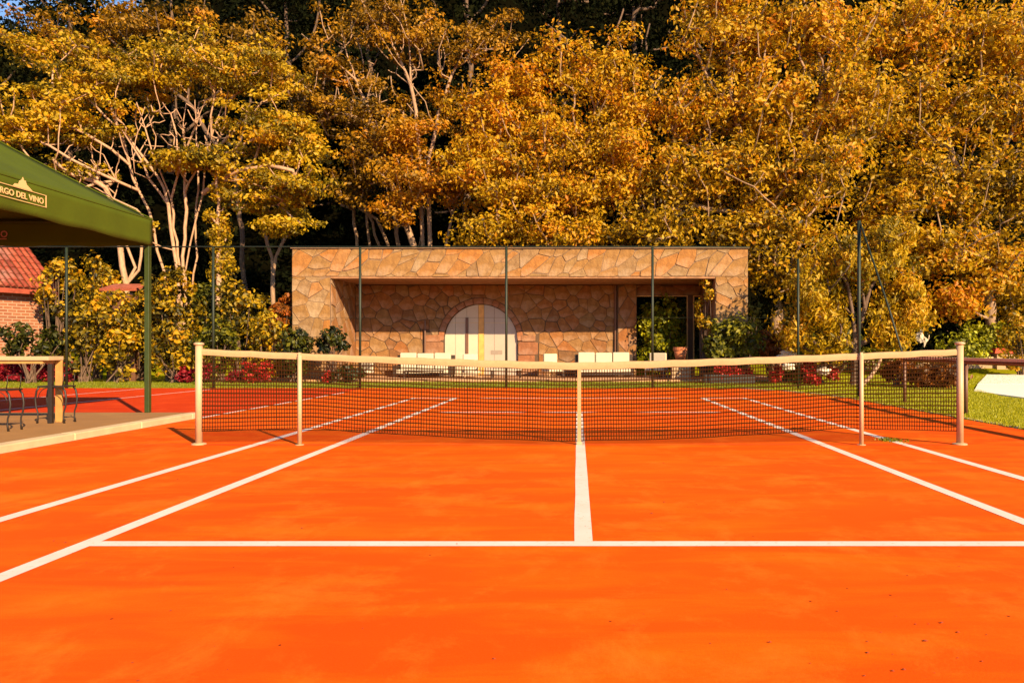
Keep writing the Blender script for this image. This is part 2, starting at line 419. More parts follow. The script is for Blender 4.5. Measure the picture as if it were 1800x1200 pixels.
def grow(stems, tips, base_r, g, gnarl=.12, twig=.012, pipe=2.3, join=.8):
    """space-filling: stems are polylines; each tip joins the nearest node. returns node arrays"""
    nodes = []; par = []
    for st in stems:
        start = None
        pts = [Vector(p) for p in st]
        if nodes:
            j = min(range(len(nodes)), key=lambda k: (nodes[k] - pts[0]).length)
            if (nodes[j] - pts[0]).length < join: start = j
        last = start
        if start is None: nodes.append(pts[0]); par.append(-1); last = len(nodes)-1
        for a, b in zip(pts[:-1], pts[1:]):
            L = (b-a).length; k = max(1, int(L/.8))
            for i in range(1, k+1):
                p = a.lerp(b, i/k); 
                if i < k: p = p + Vector(g.normal(size=3)) * .06
                nodes.append(p); par.append(last); last = len(nodes)-1
    n_stem = len(nodes)
    ground_z = min(p.z for p in nodes)
    order = sorted(range(len(tips)), key=lambda i: min((Vector(tips[i]) - q).length for q in nodes[:n_stem:2]))
    NA = np.array([tuple(p) for p in nodes])
    for i in order:
        T = np.array(tips[i]); dv = T - NA; dl = np.linalg.norm(dv, axis=1) + 1e-6; dist = dl * (1.55 - .75*dv[:,2]/dl) + np.maximum(0, -dv[:,2]) * 1.2
        dist[NA[:,2] < ground_z + 1.5] += 50
        j = int(dist.argmin()); a = nodes[j]; b = Vector(T); L = (b-a).length
        k = max(2, int(L/.7)); last = j; new = []
        bow = Vector((0,0,-.06*L)) + Vector(g.normal(size=3)) * min(gnarl * L * .4, .35)
        for q in range(1, k+1):
            t = q/k; p = a.lerp(b, t) + bow * math.sin(math.pi*t) 
            nodes.append(p); par.append(last); last = len(nodes)-1; new.append(tuple(p))
        NA = np.vstack([NA, new])
    # pipe model
    n = len(nodes); load = np.zeros(n); kids = [0]*n
    for i in range(n-1, 0, -1):
        if par[i] >= 0: kids[par[i]] += 1
    for i in range(n-1, -1, -1):
        if kids[i] == 0: load[i] += 1
        if par[i] >= 0: load[par[i]] += load[i]
    mx = max(load); rad = twig + (base_r - twig) * (load / mx) ** (1/pipe)
    return nodes, par, rad, kids

def tree(name, label, cat, D, stems, blobs, mat, bark, leaf=.24, per=60, clump=.75, base_r=.28, up=.5, droop=0, flat=.6, group=None, seed=1, spread=.10, pipe=2.3, twig=.014, parts=('crown','trunk'), tip_frac=1.0, join=.8, leaf_aspect=.55, bare=()):
    """stems: [(px,py[,dD])...] ; blobs: (px,py,rx,ry,rD,dD,n_clumps,tint)"""
    g = np.random.default_rng(seed)
    st3 = []
    for st in stems:
        l = []
        for p in st:
            dD = p[2] if len(p) > 2 else 0
            if p[1] == 'g':
                X = PX(p[0], D+dD); l.append(Vector((X, D+dD, max(0, terrain_h(X, D+dD)) - .1)))
            else: l.append(px(p[0], p[1], D+dD))
        st3.append(l)
    cs = []; tn = []; outw = []
    for (bx, by, rx, ry, rD, dD, n, ti) in blobs:
        c = px(bx, by, D+dD); k = (D+dD)/F
        d = g.normal(size=(n,3)); d /= np.linalg.norm(d, axis=1)[:,None]
        rr = g.random(n)[:,None] ** .5 * (1 + np.clip(g.normal(size=(n,1))*.22, -.3, .55))
        cs.append(np.array(c) + d*rr*np.array([rx*k, rD, ry*k])); tn.append(ti + g.normal(size=n)*.16); outw.append(d)
    cs = np.vstack(cs); tn = np.concatenate(tn); outw = np.vstack(outw)
    cs[:,2] = np.maximum(cs[:,2], .5)
    base = st3[0][0]
    root = empty(name, tuple(base), label, cat, group)
    rad = np.stack([clump*(.7+.6*g.random(len(cs)))]*3, 1); rad[:,2] *= flat
    leaf_mesh(parts[0], cs, rad, (per*(.6+.8*g.random(len(cs)))).astype(int), leaf, tn, spread, up, droop, leaf_aspect, outw, root, mat, base, seed)
    sub = cs if tip_frac >= 1 else cs[g.random(len(cs)) < tip_frac]
    if bare:
        ex = []
        for (bx, by, rx, ry, rD, dD, n) in bare:
            c = px(bx, by, D+dD); k = (D+dD)/F; d = g.normal(size=(n,3)); d /= np.linalg.norm(d, axis=1)[:,None]
            ex.append(np.array(c) + d*(g.random(n)[:,None]**.4)*np.array([rx*k, rD, ry*k]))
        sub = np.vstack([sub]+ex)
    nodes, par, r, kids = grow(st3, [tuple(c) for c in sub], base_r, g, pipe=pipe, twig=twig, join=join)
    # tubes along chains
    mb = MB(); done = set(); chd = {}
    for i, p in enumerate(par): chd.setdefault(p, []).append(i)
    stack = [(i, -1) for i in chd.get(-1, [])]
    while stack:
        i, p = stack.pop(); chain = ([p] if p >= 0 else []) + [i]; cur = i
        while True:
            ch = chd.get(cur, [])
            if not ch: break
            ch = sorted(ch, key=lambda k: -r[k]); 
            for c in ch[1:]: stack.append((c, cur))
            cur = ch[0]; chain.append(cur)
        pts = [nodes[k] for k in chain]; rs = [r[k] for k in chain]
        if p >= 0: rs[0] = min(rs[0], rs[1]*1.15)
        mb.tube(pts, rs, 7 if max(rs) > .07 else 4, cap=False)
    mb.build(parts[1], bark, root, smooth=True, org=base)
    return root

def shrub(name, label, cat, cx_, D, y0, y1, wpx, mat, tint=.5, n=22, per=45, leaf=.17, clump=.42, depth=1.2, seed=1, bark=None, up=.4, droop=.3, group=None, spread=.14, aspect=.6):
    """rounded shrub between image rows y0 (top) and y1 (foot) centred on cx_"""
    g = np.random.default_rng(seed); k = D/F
    base = Vector((PX(cx_, D), D, max(0, terrain_h(PX(cx_, D), D))))
    Z0 = max(PZ(y1, D), base.z+.1); Z1 = PZ(y0, D); hw = wpx*k/2
    root = empty(name, tuple(base), label, cat, group)
    d = g.normal(size=(n,3)); d /= np.linalg.norm(d, axis=1)[:,None]; rr = g.random(n)[:,None]**.4
    c = np.array([base.x, D, (Z0+Z1)/2]) + d*rr*np.array([max(.1,hw-clump*.6), depth, max(.1,(Z1-Z0)/2-clump*.4)])
    rad = np.stack([clump*(.7+.6*g.random(n))]*3, 1)
    leaf_mesh('foliage', c, rad, (per*(.6+.8*g.random(n))).astype(int), leaf, tint+g.normal(size=n)*.13, spread, up, droop, aspect, d, root, mat, base, seed)
    mb = MB()
    for i in range(min(n, 16)):
        q = Vector(c[i]); m_ = base.lerp(q, .5) + Vector(g.normal(size=3))*.12
        mb.tube([base + Vector((g.normal()*.15, g.normal()*.15, -.05)), m_, q], [.04,.025,.01], 5, cap=False)
    mb.build('branches', bark or M_barkdark, root, org=base)
    return root

# ------------------------------------------------------------------ crazy paving stones
def clip_poly(poly, a, b, c):
    """keep a*x+b*z <= c"""
    out = []; n = len(poly)
    for i in range(n):
        p, q = poly[i], poly[(i+1) % n]; dp = a*p[0]+b*p[1]-c; dq = a*q[0]+b*q[1]-c
        if dp <= 0: out.append(p)
        if (dp < 0 < dq) or (dq < 0 < dp):
            t = dp/(dp-dq); out.append((p[0]+(q[0]-p[0])*t, p[1]+(q[1]-p[1])*t))
    return out
def area(p): return .5*sum(p[i][0]*p[(i+1)%len(p)][1]-p[(i+1)%len(p)][0]*p[i][1] for i in range(len(p)))
def cells(x0, x1, z0, z1, sx, sz, shear=0, jit=.42, seed=1):
    """voronoi cells of a jittered grid in a sheared space, clipped to the rectangle"""
    g = random.Random(seed); seeds = []
    fw = lambda x, z: ((x + shear*z)/sx, z/sz); 
    bw = lambda u, v: (u*sx - shear*v*sz, v*sz)
    us = [fw(x, z) for x in (x0, x1) for z in (z0, z1)]
    u0, u1 = min(u for u,_ in us)-1.5, max(u for u,_ in us)+1.5; v0, v1 = z0/sz-1.5, z1/sz+1.5
    j = 0; v = v0
    while v < v1:
        u = u0 + (.5 if j % 2 else 0)
        while u < u1:
            seeds.append((u+g.uniform(-jit,jit), v+g.uniform(-jit,jit))); u += 1
        v += 1; j += 1
    seeds = [s_ for s_ in seeds if g.random() > .14]
    out = []
    for i, s_ in enumerate(seeds):
        p = [(s_[0]-3,s_[1]-3),(s_[0]+3,s_[1]-3),(s_[0]+3,s_[1]+3),(s_[0]-3,s_[1]+3)]
        for k, t in enumerate(seeds):
            if k == i or abs(t[0]-s_[0]) > 4 or abs(t[1]-s_[1]) > 4: continue
            a, b = t[0]-s_[0], t[1]-s_[1]
            p = clip_poly(p, a, b, (t[0]**2+t[1]**2-s_[0]**2-s_[1]**2)/2)
            if len(p) < 3: break
        if len(p) < 3: continue
        q = [bw(*r) for r in p]
        for (a, b, c) in ((-1,0,-x0),(1,0,x1),(0,-1,-z0),(0,1,z1)):
            q = clip_poly(q, a, b, c)
            if len(q) < 3: break
        if len(q) >= 3 and abs(area(q)) > .03: out.append(q)
    return out
def inset(q, d):
    if area(q) < 0: q = q[::-1]
    n = len(q); p = list(q)
    for i in range(n):
        a, b = q[i], q[(i+1)%n]; ex, ez = b[0]-a[0], b[1]-a[1]; L = math.hypot(ex, ez)
        if L < 1e-6: continue
        nx, nz = ez/L, -ex/L
        p = clip_poly(p, nx, nz, nx*a[0]+nz*a[1]-d)
        if len(p) < 3: return []
    return p
def stone(q, plane, parent, mat, g, axis='y', sgn=-1, gap=.017, proud=.035, name='stone'):
    q = inset(q, gap * g.choice((.45,.6,.8,1.6)))
    if len(q) < 3 or area(q) < .02: return
    # knock the corners off
    r = []
    for i in range(len(q)):
        a, b, c = q[i-1], q[i], q[(i+1)%len(q)]
        t1 = g.uniform(.03,.13); t2 = g.uniform(.03,.13)
        r += [(b[0]+(a[0]-b[0])*t1, b[1]+(a[1]-b[1])*t1), (b[0]+(c[0]-b[0])*t2, b[1]+(c[1]-b[1])*t2)]
    q = r; cx_ = sum(a[0] for a in q)/len(q); cz = sum(a[1] for a in q)/len(q); n = len(q)
    pr = proud*g.uniform(.5,1.5); tx, tz = g.uniform(-.02,.02), g.uniform(-.02,.02)
    def P3(x, z, d):
        if axis == 'y': return (x, plane + sgn*d, z)
        return (plane + sgn*d, x, z)
    vs = [P3(x, z, 0.001) for x, z in q]
    vs += [P3(x, z, pr*.7 + tx*(x-cx_) + tz*(z-cz)) for x, z in q]
    k = .955
    vs += [P3(cx_+(x-cx_)*k, cz+(z-cz)*k, pr + tx*(x-cx_) + tz*(z-cz) + g.uniform(-.006,.006)) for x, z in q]
    fs = [(i, (i+1)%n, (i+1)%n+n, i+n) for i in range(n)] + [(i+n, (i+1)%n+n, (i+1)%n+2*n, i+2*n) for i in range(n)]
    fs += [tuple(range(2*n, 3*n))]
    if (axis == 'y' and sgn > 0) or (axis == 'x' and sgn < 0): fs = [f[::-1] for f in fs]
    mb = MB(); mb.add(vs, fs); mb.build(name, mat, parent, org=P3(cx_, cz, 0))

# ------------------------------------------------------------------ pavilion
D1, D2 = 38.0, 42.3
pav = empty('stone_pavilion', (-3, D1, 0), 'long low garden pavilion faced in irregular tan flagstones with an arched white door', 'pavilion')
xl0, xl1, xr0, xr1 = PX(513, D1), PX(580, D1), PX(1258, D1), PX(1315, D1)
zt, zb = PZ(437, D1), PZ(486, D1)
f0 = D1 + .05
bx = lambda *a: MB().box(*a)
bx(xl0, xr1, f0, 43.2, zb, zt).build('roof_slab', M_mortar2, pav)
bx(xl0, xl1, f0, 43.2, -.1, zb).build('side_wall', M_mortar2, pav)
bx(xr0, xr1, f0, 43.2, -.1, zb).build('side_wall', M_mortar2, pav)
bx(xl0-.06, xr1+.06, D1-.06, 43.3, zt+.003, zt+.04).build('roof_coping', M_mortar2, pav)
g = random.Random(4)
for q in cells(xl0, xr1, zb, zt, .72, .86, shear=-.6, jit=.5, seed=11): stone(q, f0, pav, M_stone, g)
for q in cells(xl0, xl1, .12, zb, .66, .62, shear=-.1, seed=5): stone(q, f0, pav, M_stone, g)
for q in cells(xr0, xr1, .12, zb, .62, .58, shear=.25, seed=6): stone(q, f0, pav, M_stone, g)
# inner faces of the two side walls
for q in cells(D1+.15, D2-.05, .3, zb, .9, .8, seed=8): stone(q, xr0, pav, M_stone2, g, 'x', -1)
for q in cells(D1+.15, D2-.05, .3, zb, .9, .8, seed=9): stone(q, xl1, pav, M_stone2, g, 'x', 1)
# ceiling boards
cw = (xr0 - xl1 - .02) / 12
for i in range(5):
    y0 = D1 + .35 + i*.78
    bx(xl1+.06, xr0-.06, y0, y0+.74, zb-.035-.006*(i%2), zb-.002).build('ceiling_board', M_ceil, pav)
bx(xl1+.004, xr0-.004, D1+.06, D1+.30, zb-.09, zb-.002).build('lintel', M_ceil, pav)
# back wall with openings
ox0, ox1, ox2, ox3 = PX(1117, D2), PX(1209, D2), PX(1218, D2), PX(1234, D2)
oz = PZ(519, D2)
ax, ar = PX(845, D2), 65/F*D2
az = PZ(534, D2) - ar                       # springing height
xw0 = xl1 + .002
def back_wall():
    mb = MB(); n = 28
    # panels around the arch, each a solid block
    arc = [(ax + ar*math.cos(t), az + ar*math.sin(t)) for t in np.linspace(math.pi, 0, n)]
    def block(pts, y0, y1):
        k = len(pts); mb.add([(x, y0, z) for x, z in pts] + [(x, y1, z) for x, z in pts],
            [tuple(range(k))[::-1], tuple(range(k, 2*k))] + [(i, (i+1)%k, (i+1)%k+k, i+k) for i in range(k)])
    y0, y1 = D2, D2+.4
    block([(xw0, -.1), (ax-ar, -.1), (ax-ar, az), (xw0, az)], y0, y1)
    block([(ax+ar, -.1), (ox0, -.1), (ox0, az), (ax+ar, az)], y0, y1)
    block([(xw0, az), (ax-ar, az), (ax-ar, zb-.04), (xw0, zb-.04)], y0, y1)
    block([(ax+ar, az), (ox0, az), (ox0, zb-.04), (ax+ar, zb-.04)], y0, y1)
    for a, b in zip(arc[:-1], arc[1:]): block([a, b, (b[0], zb-.04), (a[0], zb-.04)], y0, y1)
    block([(ox0, oz), (xr0-.002, oz), (xr0-.002, zb-.04), (ox0, zb-.04)], y0, y1)
    block([(ox1, -.1), (ox2, -.1), (ox2, oz), (ox1, oz)], y0, y1)
    mb.build('back_wall', M_mortar, pav)
back_wall()
bx(PX(1085, D2), ox0+.05, D2-.30, D2-.003, .1, zb-.045).build('wall_pier', M_mortar, pav)
g = random.Random(9)
AR2 = ar + .34
def wall_cell(q):
    cx_ = sum(a[0] for a in q)/len(q); cz = sum(a[1] for a in q)/len(q)
    if cz > az - .2:
        dx, dz = cx_-ax, cz-az; L = math.hypot(dx, dz) or 1
        if L < AR2*.75: return []
        dx, dz = dx/L, dz/L
        return clip_poly(q, -dx, -dz, -(dx*ax+dz*az) - AR2)
    if abs(cx_-ax) < ar+1.15: return []
    return q
for q in cells(xw0+.02, PX(1080, D2), .15, zb-.06, .66, .64, shear=.15, seed=21):
    q = wall_cell(q)
    # keep clear of the squared jamb stones
    if q:
        cx_ = sum(a[0] for a in q)/len(q); cz = sum(a[1] for a in q)/len(q)
        if cz < az+.35 and abs(cx_-ax) < ar+1.9:
            s_ = 1 if cx_ > ax else -1
            q = clip_poly(q, -s_, 0, -(s_*ax) - (ar+1.2))
    if len(q) >= 3: stone(q, D2, pav, M_stone2, g)
for q in cells(PX(1086, D2), ox0+.04, .15, zb-.06, .6, .8, seed=22): stone(q, D2-.30, pav, M_stone2, g)
for q in cells(ox0+.06, xr0-.03, oz+.02, zb-.06, .9, .5, seed=23): stone(q, D2, pav, M_stone2, g)
M_vou = stone_mat('arch_stone', [(0,(.27,.10,.04)),(.5,(.33,.12,.045)),(1,(.29,.14,.07))])
t = 0.0
while t < math.pi - .05:
    dt = g.uniform(.17,.26); t2 = min(math.pi, t+dt)
    if math.pi - t2 < .1: t2 = math.pi
    q = [(ax+ar*math.cos(t), az+ar*math.sin(t)), (ax+AR2*math.cos(t), az+AR2*math.sin(t)), (ax+AR2*math.cos(t2), az+AR2*math.sin(t2)), (ax+ar*math.cos(t2), az+ar*math.sin(t2))]
    stone(q, D2, pav, M_vou, g, proud=.05, gap=.014, name='arch_stone'); t = t2
for s_ in (-1, 1):
    z = .12
    for k, hz in enumerate((.62,.55,.75,.55,.62,.70)):
        wd = (1.12, .98, 1.16, 1.04, 1.14, .96)[k]
        z1 = z + hz
        if z1 > az+.35: z1 = az+.35
        if z1 - z < .15: break
        xa, xb = ax+s_*(ar+.012 if z < az-.2 else AR2*.93), ax+s_*(ar+wd)
        stone([(min(xa,xb), z), (max(xa,xb), z), (max(xa,xb), z1), (min(xa,xb), z1)], D2, pav, M_vou, g, proud=.06, gap=.018, name='jamb_stone'); z = z1
# dark slot beside the left jamb and the pipe on the right
MB().tube([(PX(747,D2-.1), D2-.1, .1), (PX(747,D2-.1), D2-.1, PZ(563,D2))], .055, 8).build('downpipe', M_brown, pav)
MB().tube([(PX(1082,D2-.12), D2-.12, .1), (PX(1082,D2-.12), D2-.12, zb-.05)], .075, 8).build('downpipe', M_brown, pav)
# framed edge of the openings
for (a, b) in ((ox0, ox1), (ox2, ox3)):
    fr = MB(); fr.box(a, a+.07, D2-.05, D2+.05, .1, oz-.072); fr.box(b-.07, b, D2-.05, D2+.05, .1, oz-.072); fr.box(a, b, D2-.052, D2+.052, oz-.07, oz-.002)
    fr.build('opening_frame', M_wood, pav)
# arched double door
door = MB(); yd = D2+.16
def half_disc(x0, x1, y, name, mat, parent, th=.05, r=None):
    r = r or ar-.03; n = 18; xs = np.linspace(x0, x1, n)
    top = [(x, az + math.sqrt(max(0, r*r-(x-ax)**2))) for x in xs]
    pts = [(x0, .12)] + top + [(x1, .12)]; k = len(pts)
    mb = MB().add([(x, y, z) for x, z in pts] + [(x, y+th, z) for x, z in pts], [tuple(range(k))[::-1], tuple(range(k,2*k))] + [(i,(i+1)%k,(i+1)%k+k,i+k) for i in range(k)])
    return mb.build(name, mat, parent)
cm = PX(846, yd)
xs = [ax-ar+.03, PX(800.5, yd), PX(820.5, yd), cm-.16]
for a, b in zip(xs[:-1], xs[1:]): half_disc(a+.008, b-.008, yd, 'door_panel', M_door, pav)
xs = [cm+.16, PX(869, yd), PX(891, yd), ax+ar-.03]
for a, b in zip(xs[:-1], xs[1:]): half_disc(a+.008, b-.008, yd, 'door_panel', M_doorglass, pav)
half_disc(ax-ar+.02, ax+ar-.02, yd+.06, 'door_backing', M_brown, pav, .03)
bx(cm-.155, cm+.155, yd-.05, yd+.055, .12, az+ar-.05).build('door_post', M_wood, pav)
bx(PX(818.5,yd), PX(823.5,yd), yd-.06, yd-.002, .3, PZ(558,yd)).build('door_handle_bar', M_brown, pav)
for x0_, x1_ in ((ax-ar*.86, cm-.17), (cm+.17, ax+ar*.88)):
    bx(x0_, x1_, yd-.012, yd-.002, PZ(567,yd)-.015, PZ(567,yd)+.015).build('door_rail', M_kerb, pav)
# small grey notice on the right leaf (marks too small to read)
nx0, nx1 = PX(863,yd), PX(883,yd); nz0, nz1 = PZ(622.5,yd), PZ(615.5,yd)
M_grey = simple('grey_notice', (.26,.20,.16), .6, .1, 5, bmp=0)
bx(nx0, nx1, yd-.02, yd-.003, nz0, nz1).build('notice_plate', M_grey, pav)

# ------------------------------------------------------------------ patio furniture
def sofa(x0, x1, y, zt_, zs, label, n=3, facing=1):
    xc = (x0+x1)/2; o = empty('garden_sofa', (xc, y, .1), label, 'sofa')
    d = 1.15; zarm = zs+.28
    bx(x0, x1, y-d, y, .22, zs-.16).build('base', M_wicker, o, bevel=.02)
    bx(x0, x1, y-.16, y, zs-.157, zt_-.12).build('back_frame', M_wicker, o, bevel=.02)
    for a, b in ((x0, x0+.16), (x1-.16, x1)): bx(a, b, y-d, y-.163, zs-.157, zarm).build('armrest', M_wicker, o, bevel=.02)
    wd = (x1-x0-.34)/n
    for k in range(n):
        a = x0+.17+k*wd
        bx(a+.006, a+wd-.006, y-d-.03, y-.18, zs-.15, zs+.06).build('seat_cushion', M_cushion, o, bevel=.05)
        c = bx(a+.02, a+wd-.02, y-.40, y-.17, zs+.065, zt_ - (.02 if k % 2 else 0)).build('back_cushion', M_cushion, o, bevel=.06)
    for sx in (x0+.08, x1-.08):
        for sy in (y-d+.08, y-.08): bx(sx-.05, sx+.05, sy-.05, sy+.05, .1, .218).build('leg', M_wicker, o)
    return o
FD = 40.3
sofa(PX(695,FD), PX(797,FD), 40.9, PZ(620,FD), PZ(651,FD), 'white cushioned garden sofa in front of the wall left of the arched door', 3)
sofa(PX(1010,FD), PX(1113,FD), 40.9, PZ(619,FD), PZ(649,FD), 'white cushioned garden sofa below the downpipe right of the arched door', 3)
def armchair(cx_, y, zt_, zs, wd, label, frame=None, group=None, turn=0):
    xc = PX(cx_, y); o = empty('garden_armchair', (xc, y, .1), label, 'armchair', group); fr = frame or M_white
    h = wd/2
    m = [bx(xc-h, xc+h, y-.75, y, zs-.14, zs).build('seat', M_cushion, o, bevel=.03)]
    m.append(bx(xc-h+.05, xc+h-.05, y-.20, y-.04, zs+.004, zt_).build('backrest', M_cushion, o, bevel=.05))
    for sx in (-1, 1):
        for yy in (y-.72, y-.03):
            m.append(MB().tube([(xc+sx*(h-.03), yy, .1), (xc+sx*h, yy, zs+.25)], .03, 6).build('leg', fr, o))
        m.append(bx(xc+sx*h-.04, xc+sx*h+.04, y-.76, y, zs+.252, zs+.29).build('armrest', fr, o))
    o.rotation_euler.z = turn
    return o
ac = 'white garden armchairs on the patio'
armchair(965, 40.6, PZ(621.5,40.6), PZ(648,40.6), .95, 'white armchair turned beside the right garden sofa', turn=R(35))
armchair(1158, 40.2, PZ(620,40.2), PZ(646,40.2), 1.05, 'white armchair in front of the wall opening, nearest the terracotta pot', turn=R(-25))
armchair(826, 40.0, PZ(622,40.0), PZ(650,40.0), .9, 'white armchair standing in front of the arched door', turn=R(20))
armchair(648, 39.6, PZ(632,39.6), PZ(650,39.6), 1.1, 'dark framed armchair with pale cushions at the left end of the patio', frame=M_wicker, turn=R(-40))
# low tables
def low_table(cx_, y, wd, h, label, top, leg):
    xc = PX(cx_, y); o = empty('low_table', (xc, y, .1), label, 'table')
    bx(xc-wd/2, xc+wd/2, y-.45, y+.45, h-.05, h).build('tabletop', top, o, bevel=.01)
    for sx in (-1,1):
        for sy in (-1,1): bx(xc+sx*(wd/2-.07)-.035, xc+sx*(wd/2-.07)+.035, y+sy*.38-.035, y+sy*.38+.035, .1, h-.052).build('leg', leg, o)
low_table(890, 39.2, 1.6, .56, 'low pale coffee table in front of the grey right leaf of the door', M_cushion, M_wicker)
low_table(1004, 39.3, .9, .62, 'small dark side table left of the right garden sofa', M_wicker, M_wicker)
low_table(745, 39.0, 2.0, .50, 'long dark coffee table in front of the left garden sofa', M_wicker, M_wicker)

# ------------------------------------------------------------------ tennis net
CN = CXc - .02
UB = np.array([0,.2,.37,.55,.7,.85,1.0])
ZB = np.array([.062,.09,.135,.20,.275,.25,.222])
PXL, PXR = PX(347, 12.3), PX(1690, 12.3)
def u_of(x): return abs(x-CN)/((PXR-CN) if x > CN else (CN-PXL))
def z_top(x): return 1.362 + .225*min(1, u_of(x))**1.25
def z_band(x): u = min(1, u_of(x)); return z_top(x) - (.115 - .02*u) 
def z_bot(x): return float(np.interp(min(1, u_of(x)), UB, ZB)) + noise.noise(Vector((x*1.3, 0, 0)))*.012
net = empty('tennis_net', (CN, NETY, 0), 'dark tennis net with a pale headband strung between two white posts across the court', 'net')
xa, xb = PXL+.05, PXR-.05
nv = int((xb-xa)/.044); mb = MB(); r_ = .0064
def strand(a, b, r):
    a, b = Vector(a), Vector(b); d = (b-a).normalized(); s1 = d.cross(Vector((0,1,0))).normalized()*r; s2 = Vector((0,r,0))
    mb.add([a+s1, a+s2, a-s1, a-s2, b+s1, b+s2, b-s1, b-s2], [(i,(i+1)%4,(i+1)%4+4,i+4) for i in range(4)])
folds = {int((PX(p,NETY)-xa)/(xb-xa)*nv) for p in (490, 645, 745, 823, 928)}
def swy(x, z): return NETY + .02*math.sin(x*2.1)*(1.36-z) + .012*math.sin(x*5.7+1)*(1.3-z)
for i in range(nv+1):
    x = xa + (xb-xa)*i/nv; zt_, zb_ = z_band(x), z_bot(x); r = .0085 if i in folds else r_
    xs_ = x + noise.noise(Vector((x*.9,5,0)))*.05
    zs_ = [zt_, (zt_+zb_)/2, zb_]; xx = [x, (x+xs_)/2, xs_]
    for k in range(2): strand((xx[k], swy(xx[k],zs_[k]), zs_[k]), (xx[k+1], swy(xx[k+1],zs_[k+1]), zs_[k+1]), r)
NR = 18; K = 90
for j in range(NR+1):
    f = j/NR; P_ = []
    for i in range(K+1):
        x = xa + (xb-xa)*i/K; z = z_band(x)*(1-f) + z_bot(x)*f; P_.append((x, swy(x,z), z))
    for a, b in zip(P_[:-1], P_[1:]): strand(a, b, .0075 if j == NR else (.0105 if j % 3 == 0 else .008))
tag(mb.build('netting', M_cord, net), kind='stuff')
mb = MB(); K = 120; vs = []
for i in range(K+1):
    x = xa-.03 + (xb-xa+.06)*i/K; zt_, z1 = z_top(x), z_band(x)
    wv = .004*math.sin(x*9)+.003*noise.noise(Vector((x*6,0,0)))
    for (dy, z) in ((-.016, z1-.004), (-.02, (zt_+z1)/2), (-.010, zt_-.006), (0, zt_+.002), (.010, zt_-.006), (.02,(zt_+z1)/2), (.016, z1-.004)): vs.append((x, NETY+dy+wv, z+wv))
mb.add(vs, [(7*i+k, 7*i+k+1, 7*(i+1)+k+1, 7*(i+1)+k) for i in range(K) for k in range(6)])
mb.build('headband', M_tape, net, smooth=True)
for x, zt_ in ((PXL, PZ(606,12.3)), (PXR, PZ(605,12.3))):
    pst = MB().lathe(x, NETY, [(.056,.03),(.056,zt_)], 20).build('post', M_white, net, smooth=False, org=(x, NETY, 0))
    pst.data.shade_smooth()
    MB().lathe(x, NETY, [(.075,zt_-.002),(.082,zt_+.01),(.080,zt_+.028),(.05,zt_+.042)], 20).build('cap', M_white, pst, org=(x,NETY,0))
    MB().lathe(x, NETY, [(.115,.002),(.115,.018),(.075,.030)], 20).build('base_flange', M_white, pst, org=(x,NETY,0))
bx(CN-.030, CN+.030, NETY-.026, NETY-.021, .05, z_band(CN)+.01).build('centre_strap', M_tape, net)
bx(CN-.045, CN+.045, NETY-.05, NETY-.0, .004, .05).build('strap_anchor', M_white, net, bevel=.006)
for x, sd in ((PX(525,12.25), 'left'), (PX(1516,12.25), 'right')):
    zz = z_top(x)-.03
    o = empty('singles_stick', (x, NETY-.055, 0), f'slim white singles stick propped under the {sd} half of the net tape', 'net stick', 'singles sticks under the net')
    MB().lathe(x, NETY-.055, [(.036,.012),(.034,zz)], 14).build('shaft', M_white, o).data.shade_smooth()
    MB().lathe(x, NETY-.055, [(.07,.001),(.07,.010),(.04,.013)], 14).build('foot', M_white, o)
    bx(x-.02, x+.02, NETY-.07, NETY-.028, zz+.001, zz+.045).build('hook', M_white, o)

# ------------------------------------------------------------------ perimeter fence
FY = 30.6
fen = empty('court_fence', (0, FY, 0), 'tall dark green fence of slim posts and a thin top rail behind the far baseline', 'fence')
ztf = PZ(435, FY)
for p in (-397, -140, 117, 375, 633, 890, 1147):
    x = PX(p, FY); MB().tube([(x, FY, -.1), (x, FY, ztf)], .052, 10).build('post', M_greenpost, fen, smooth=True)
xc = PX(1403, FY)
MB().tube([(xc, FY, -.1), (xc, FY, PZ(455, FY))], .052, 10).build('post', M_greenpost, fen, smooth=True)
MB().tube([(PX(-397,FY), FY, ztf+.028), (PX(1147,FY), FY, ztf+.028), (PX(1318,FY), FY, ztf+.01)], .028, 8).build('top_rail', M_greenpost, fen, smooth=True)
def wire(name, pts, r, par, mat=None): MB().tube(pts, r, 5).build(name, mat or M_greenpost, par)
wire('tension_wire', [(PX(1318,FY), FY, ztf), (xc, FY, PZ(457,FY))], .006, fen)
for z in (2.9, .35): wire('tension_wire', [(PX(-397,FY), FY, z), (xc, FY, z)], .005, fen)
TX, TD = PX(1510, 24.4), 24.4
LX, LD = PX(1590, 22.0), 22.0
tp = empty('braced_fence_post', (TX, TD, 0), 'tall dark post with a slanting brace rising behind the right half of the net', 'fence post')
MB().tube([(TX, TD, -.1), (TX, TD, PZ(388, TD))], .058, 10).build('post', M_greenpost, tp, smooth=True)
MB().tube([(TX+.03, TD-.02, PZ(392, TD)), ((TX+LX)/2+.25, (TD+LD)/2, 2.9), (LX, LD, PZ(634, LD))], .032, 8).build('brace', M_greenpost, tp, smooth=True)
wire('tie_wire', [(TX, TD, PZ(390, TD)), (xc, FY, PZ(456, FY))], .006, tp)
lf = empty('low_rail_fence', (LX, LD, 0), 'low dark rail on short posts along the lawn to the right of the net', 'fence')
R2 = [(LX, LD), (PX(1698, 18.1), 18.1), (9.45, 14.2), (9.45, 10.3)]
zr = 1.255
for x, y in R2: MB().tube([(x, y, -.1), (x, y, zr)], .045, 10).build('post', M_brown, lf, smooth=True)
MB().tube([(x, y, zr+.01) for x, y in R2], .045, 8).build('rail', M_brown, lf, smooth=True)
hr = MB()
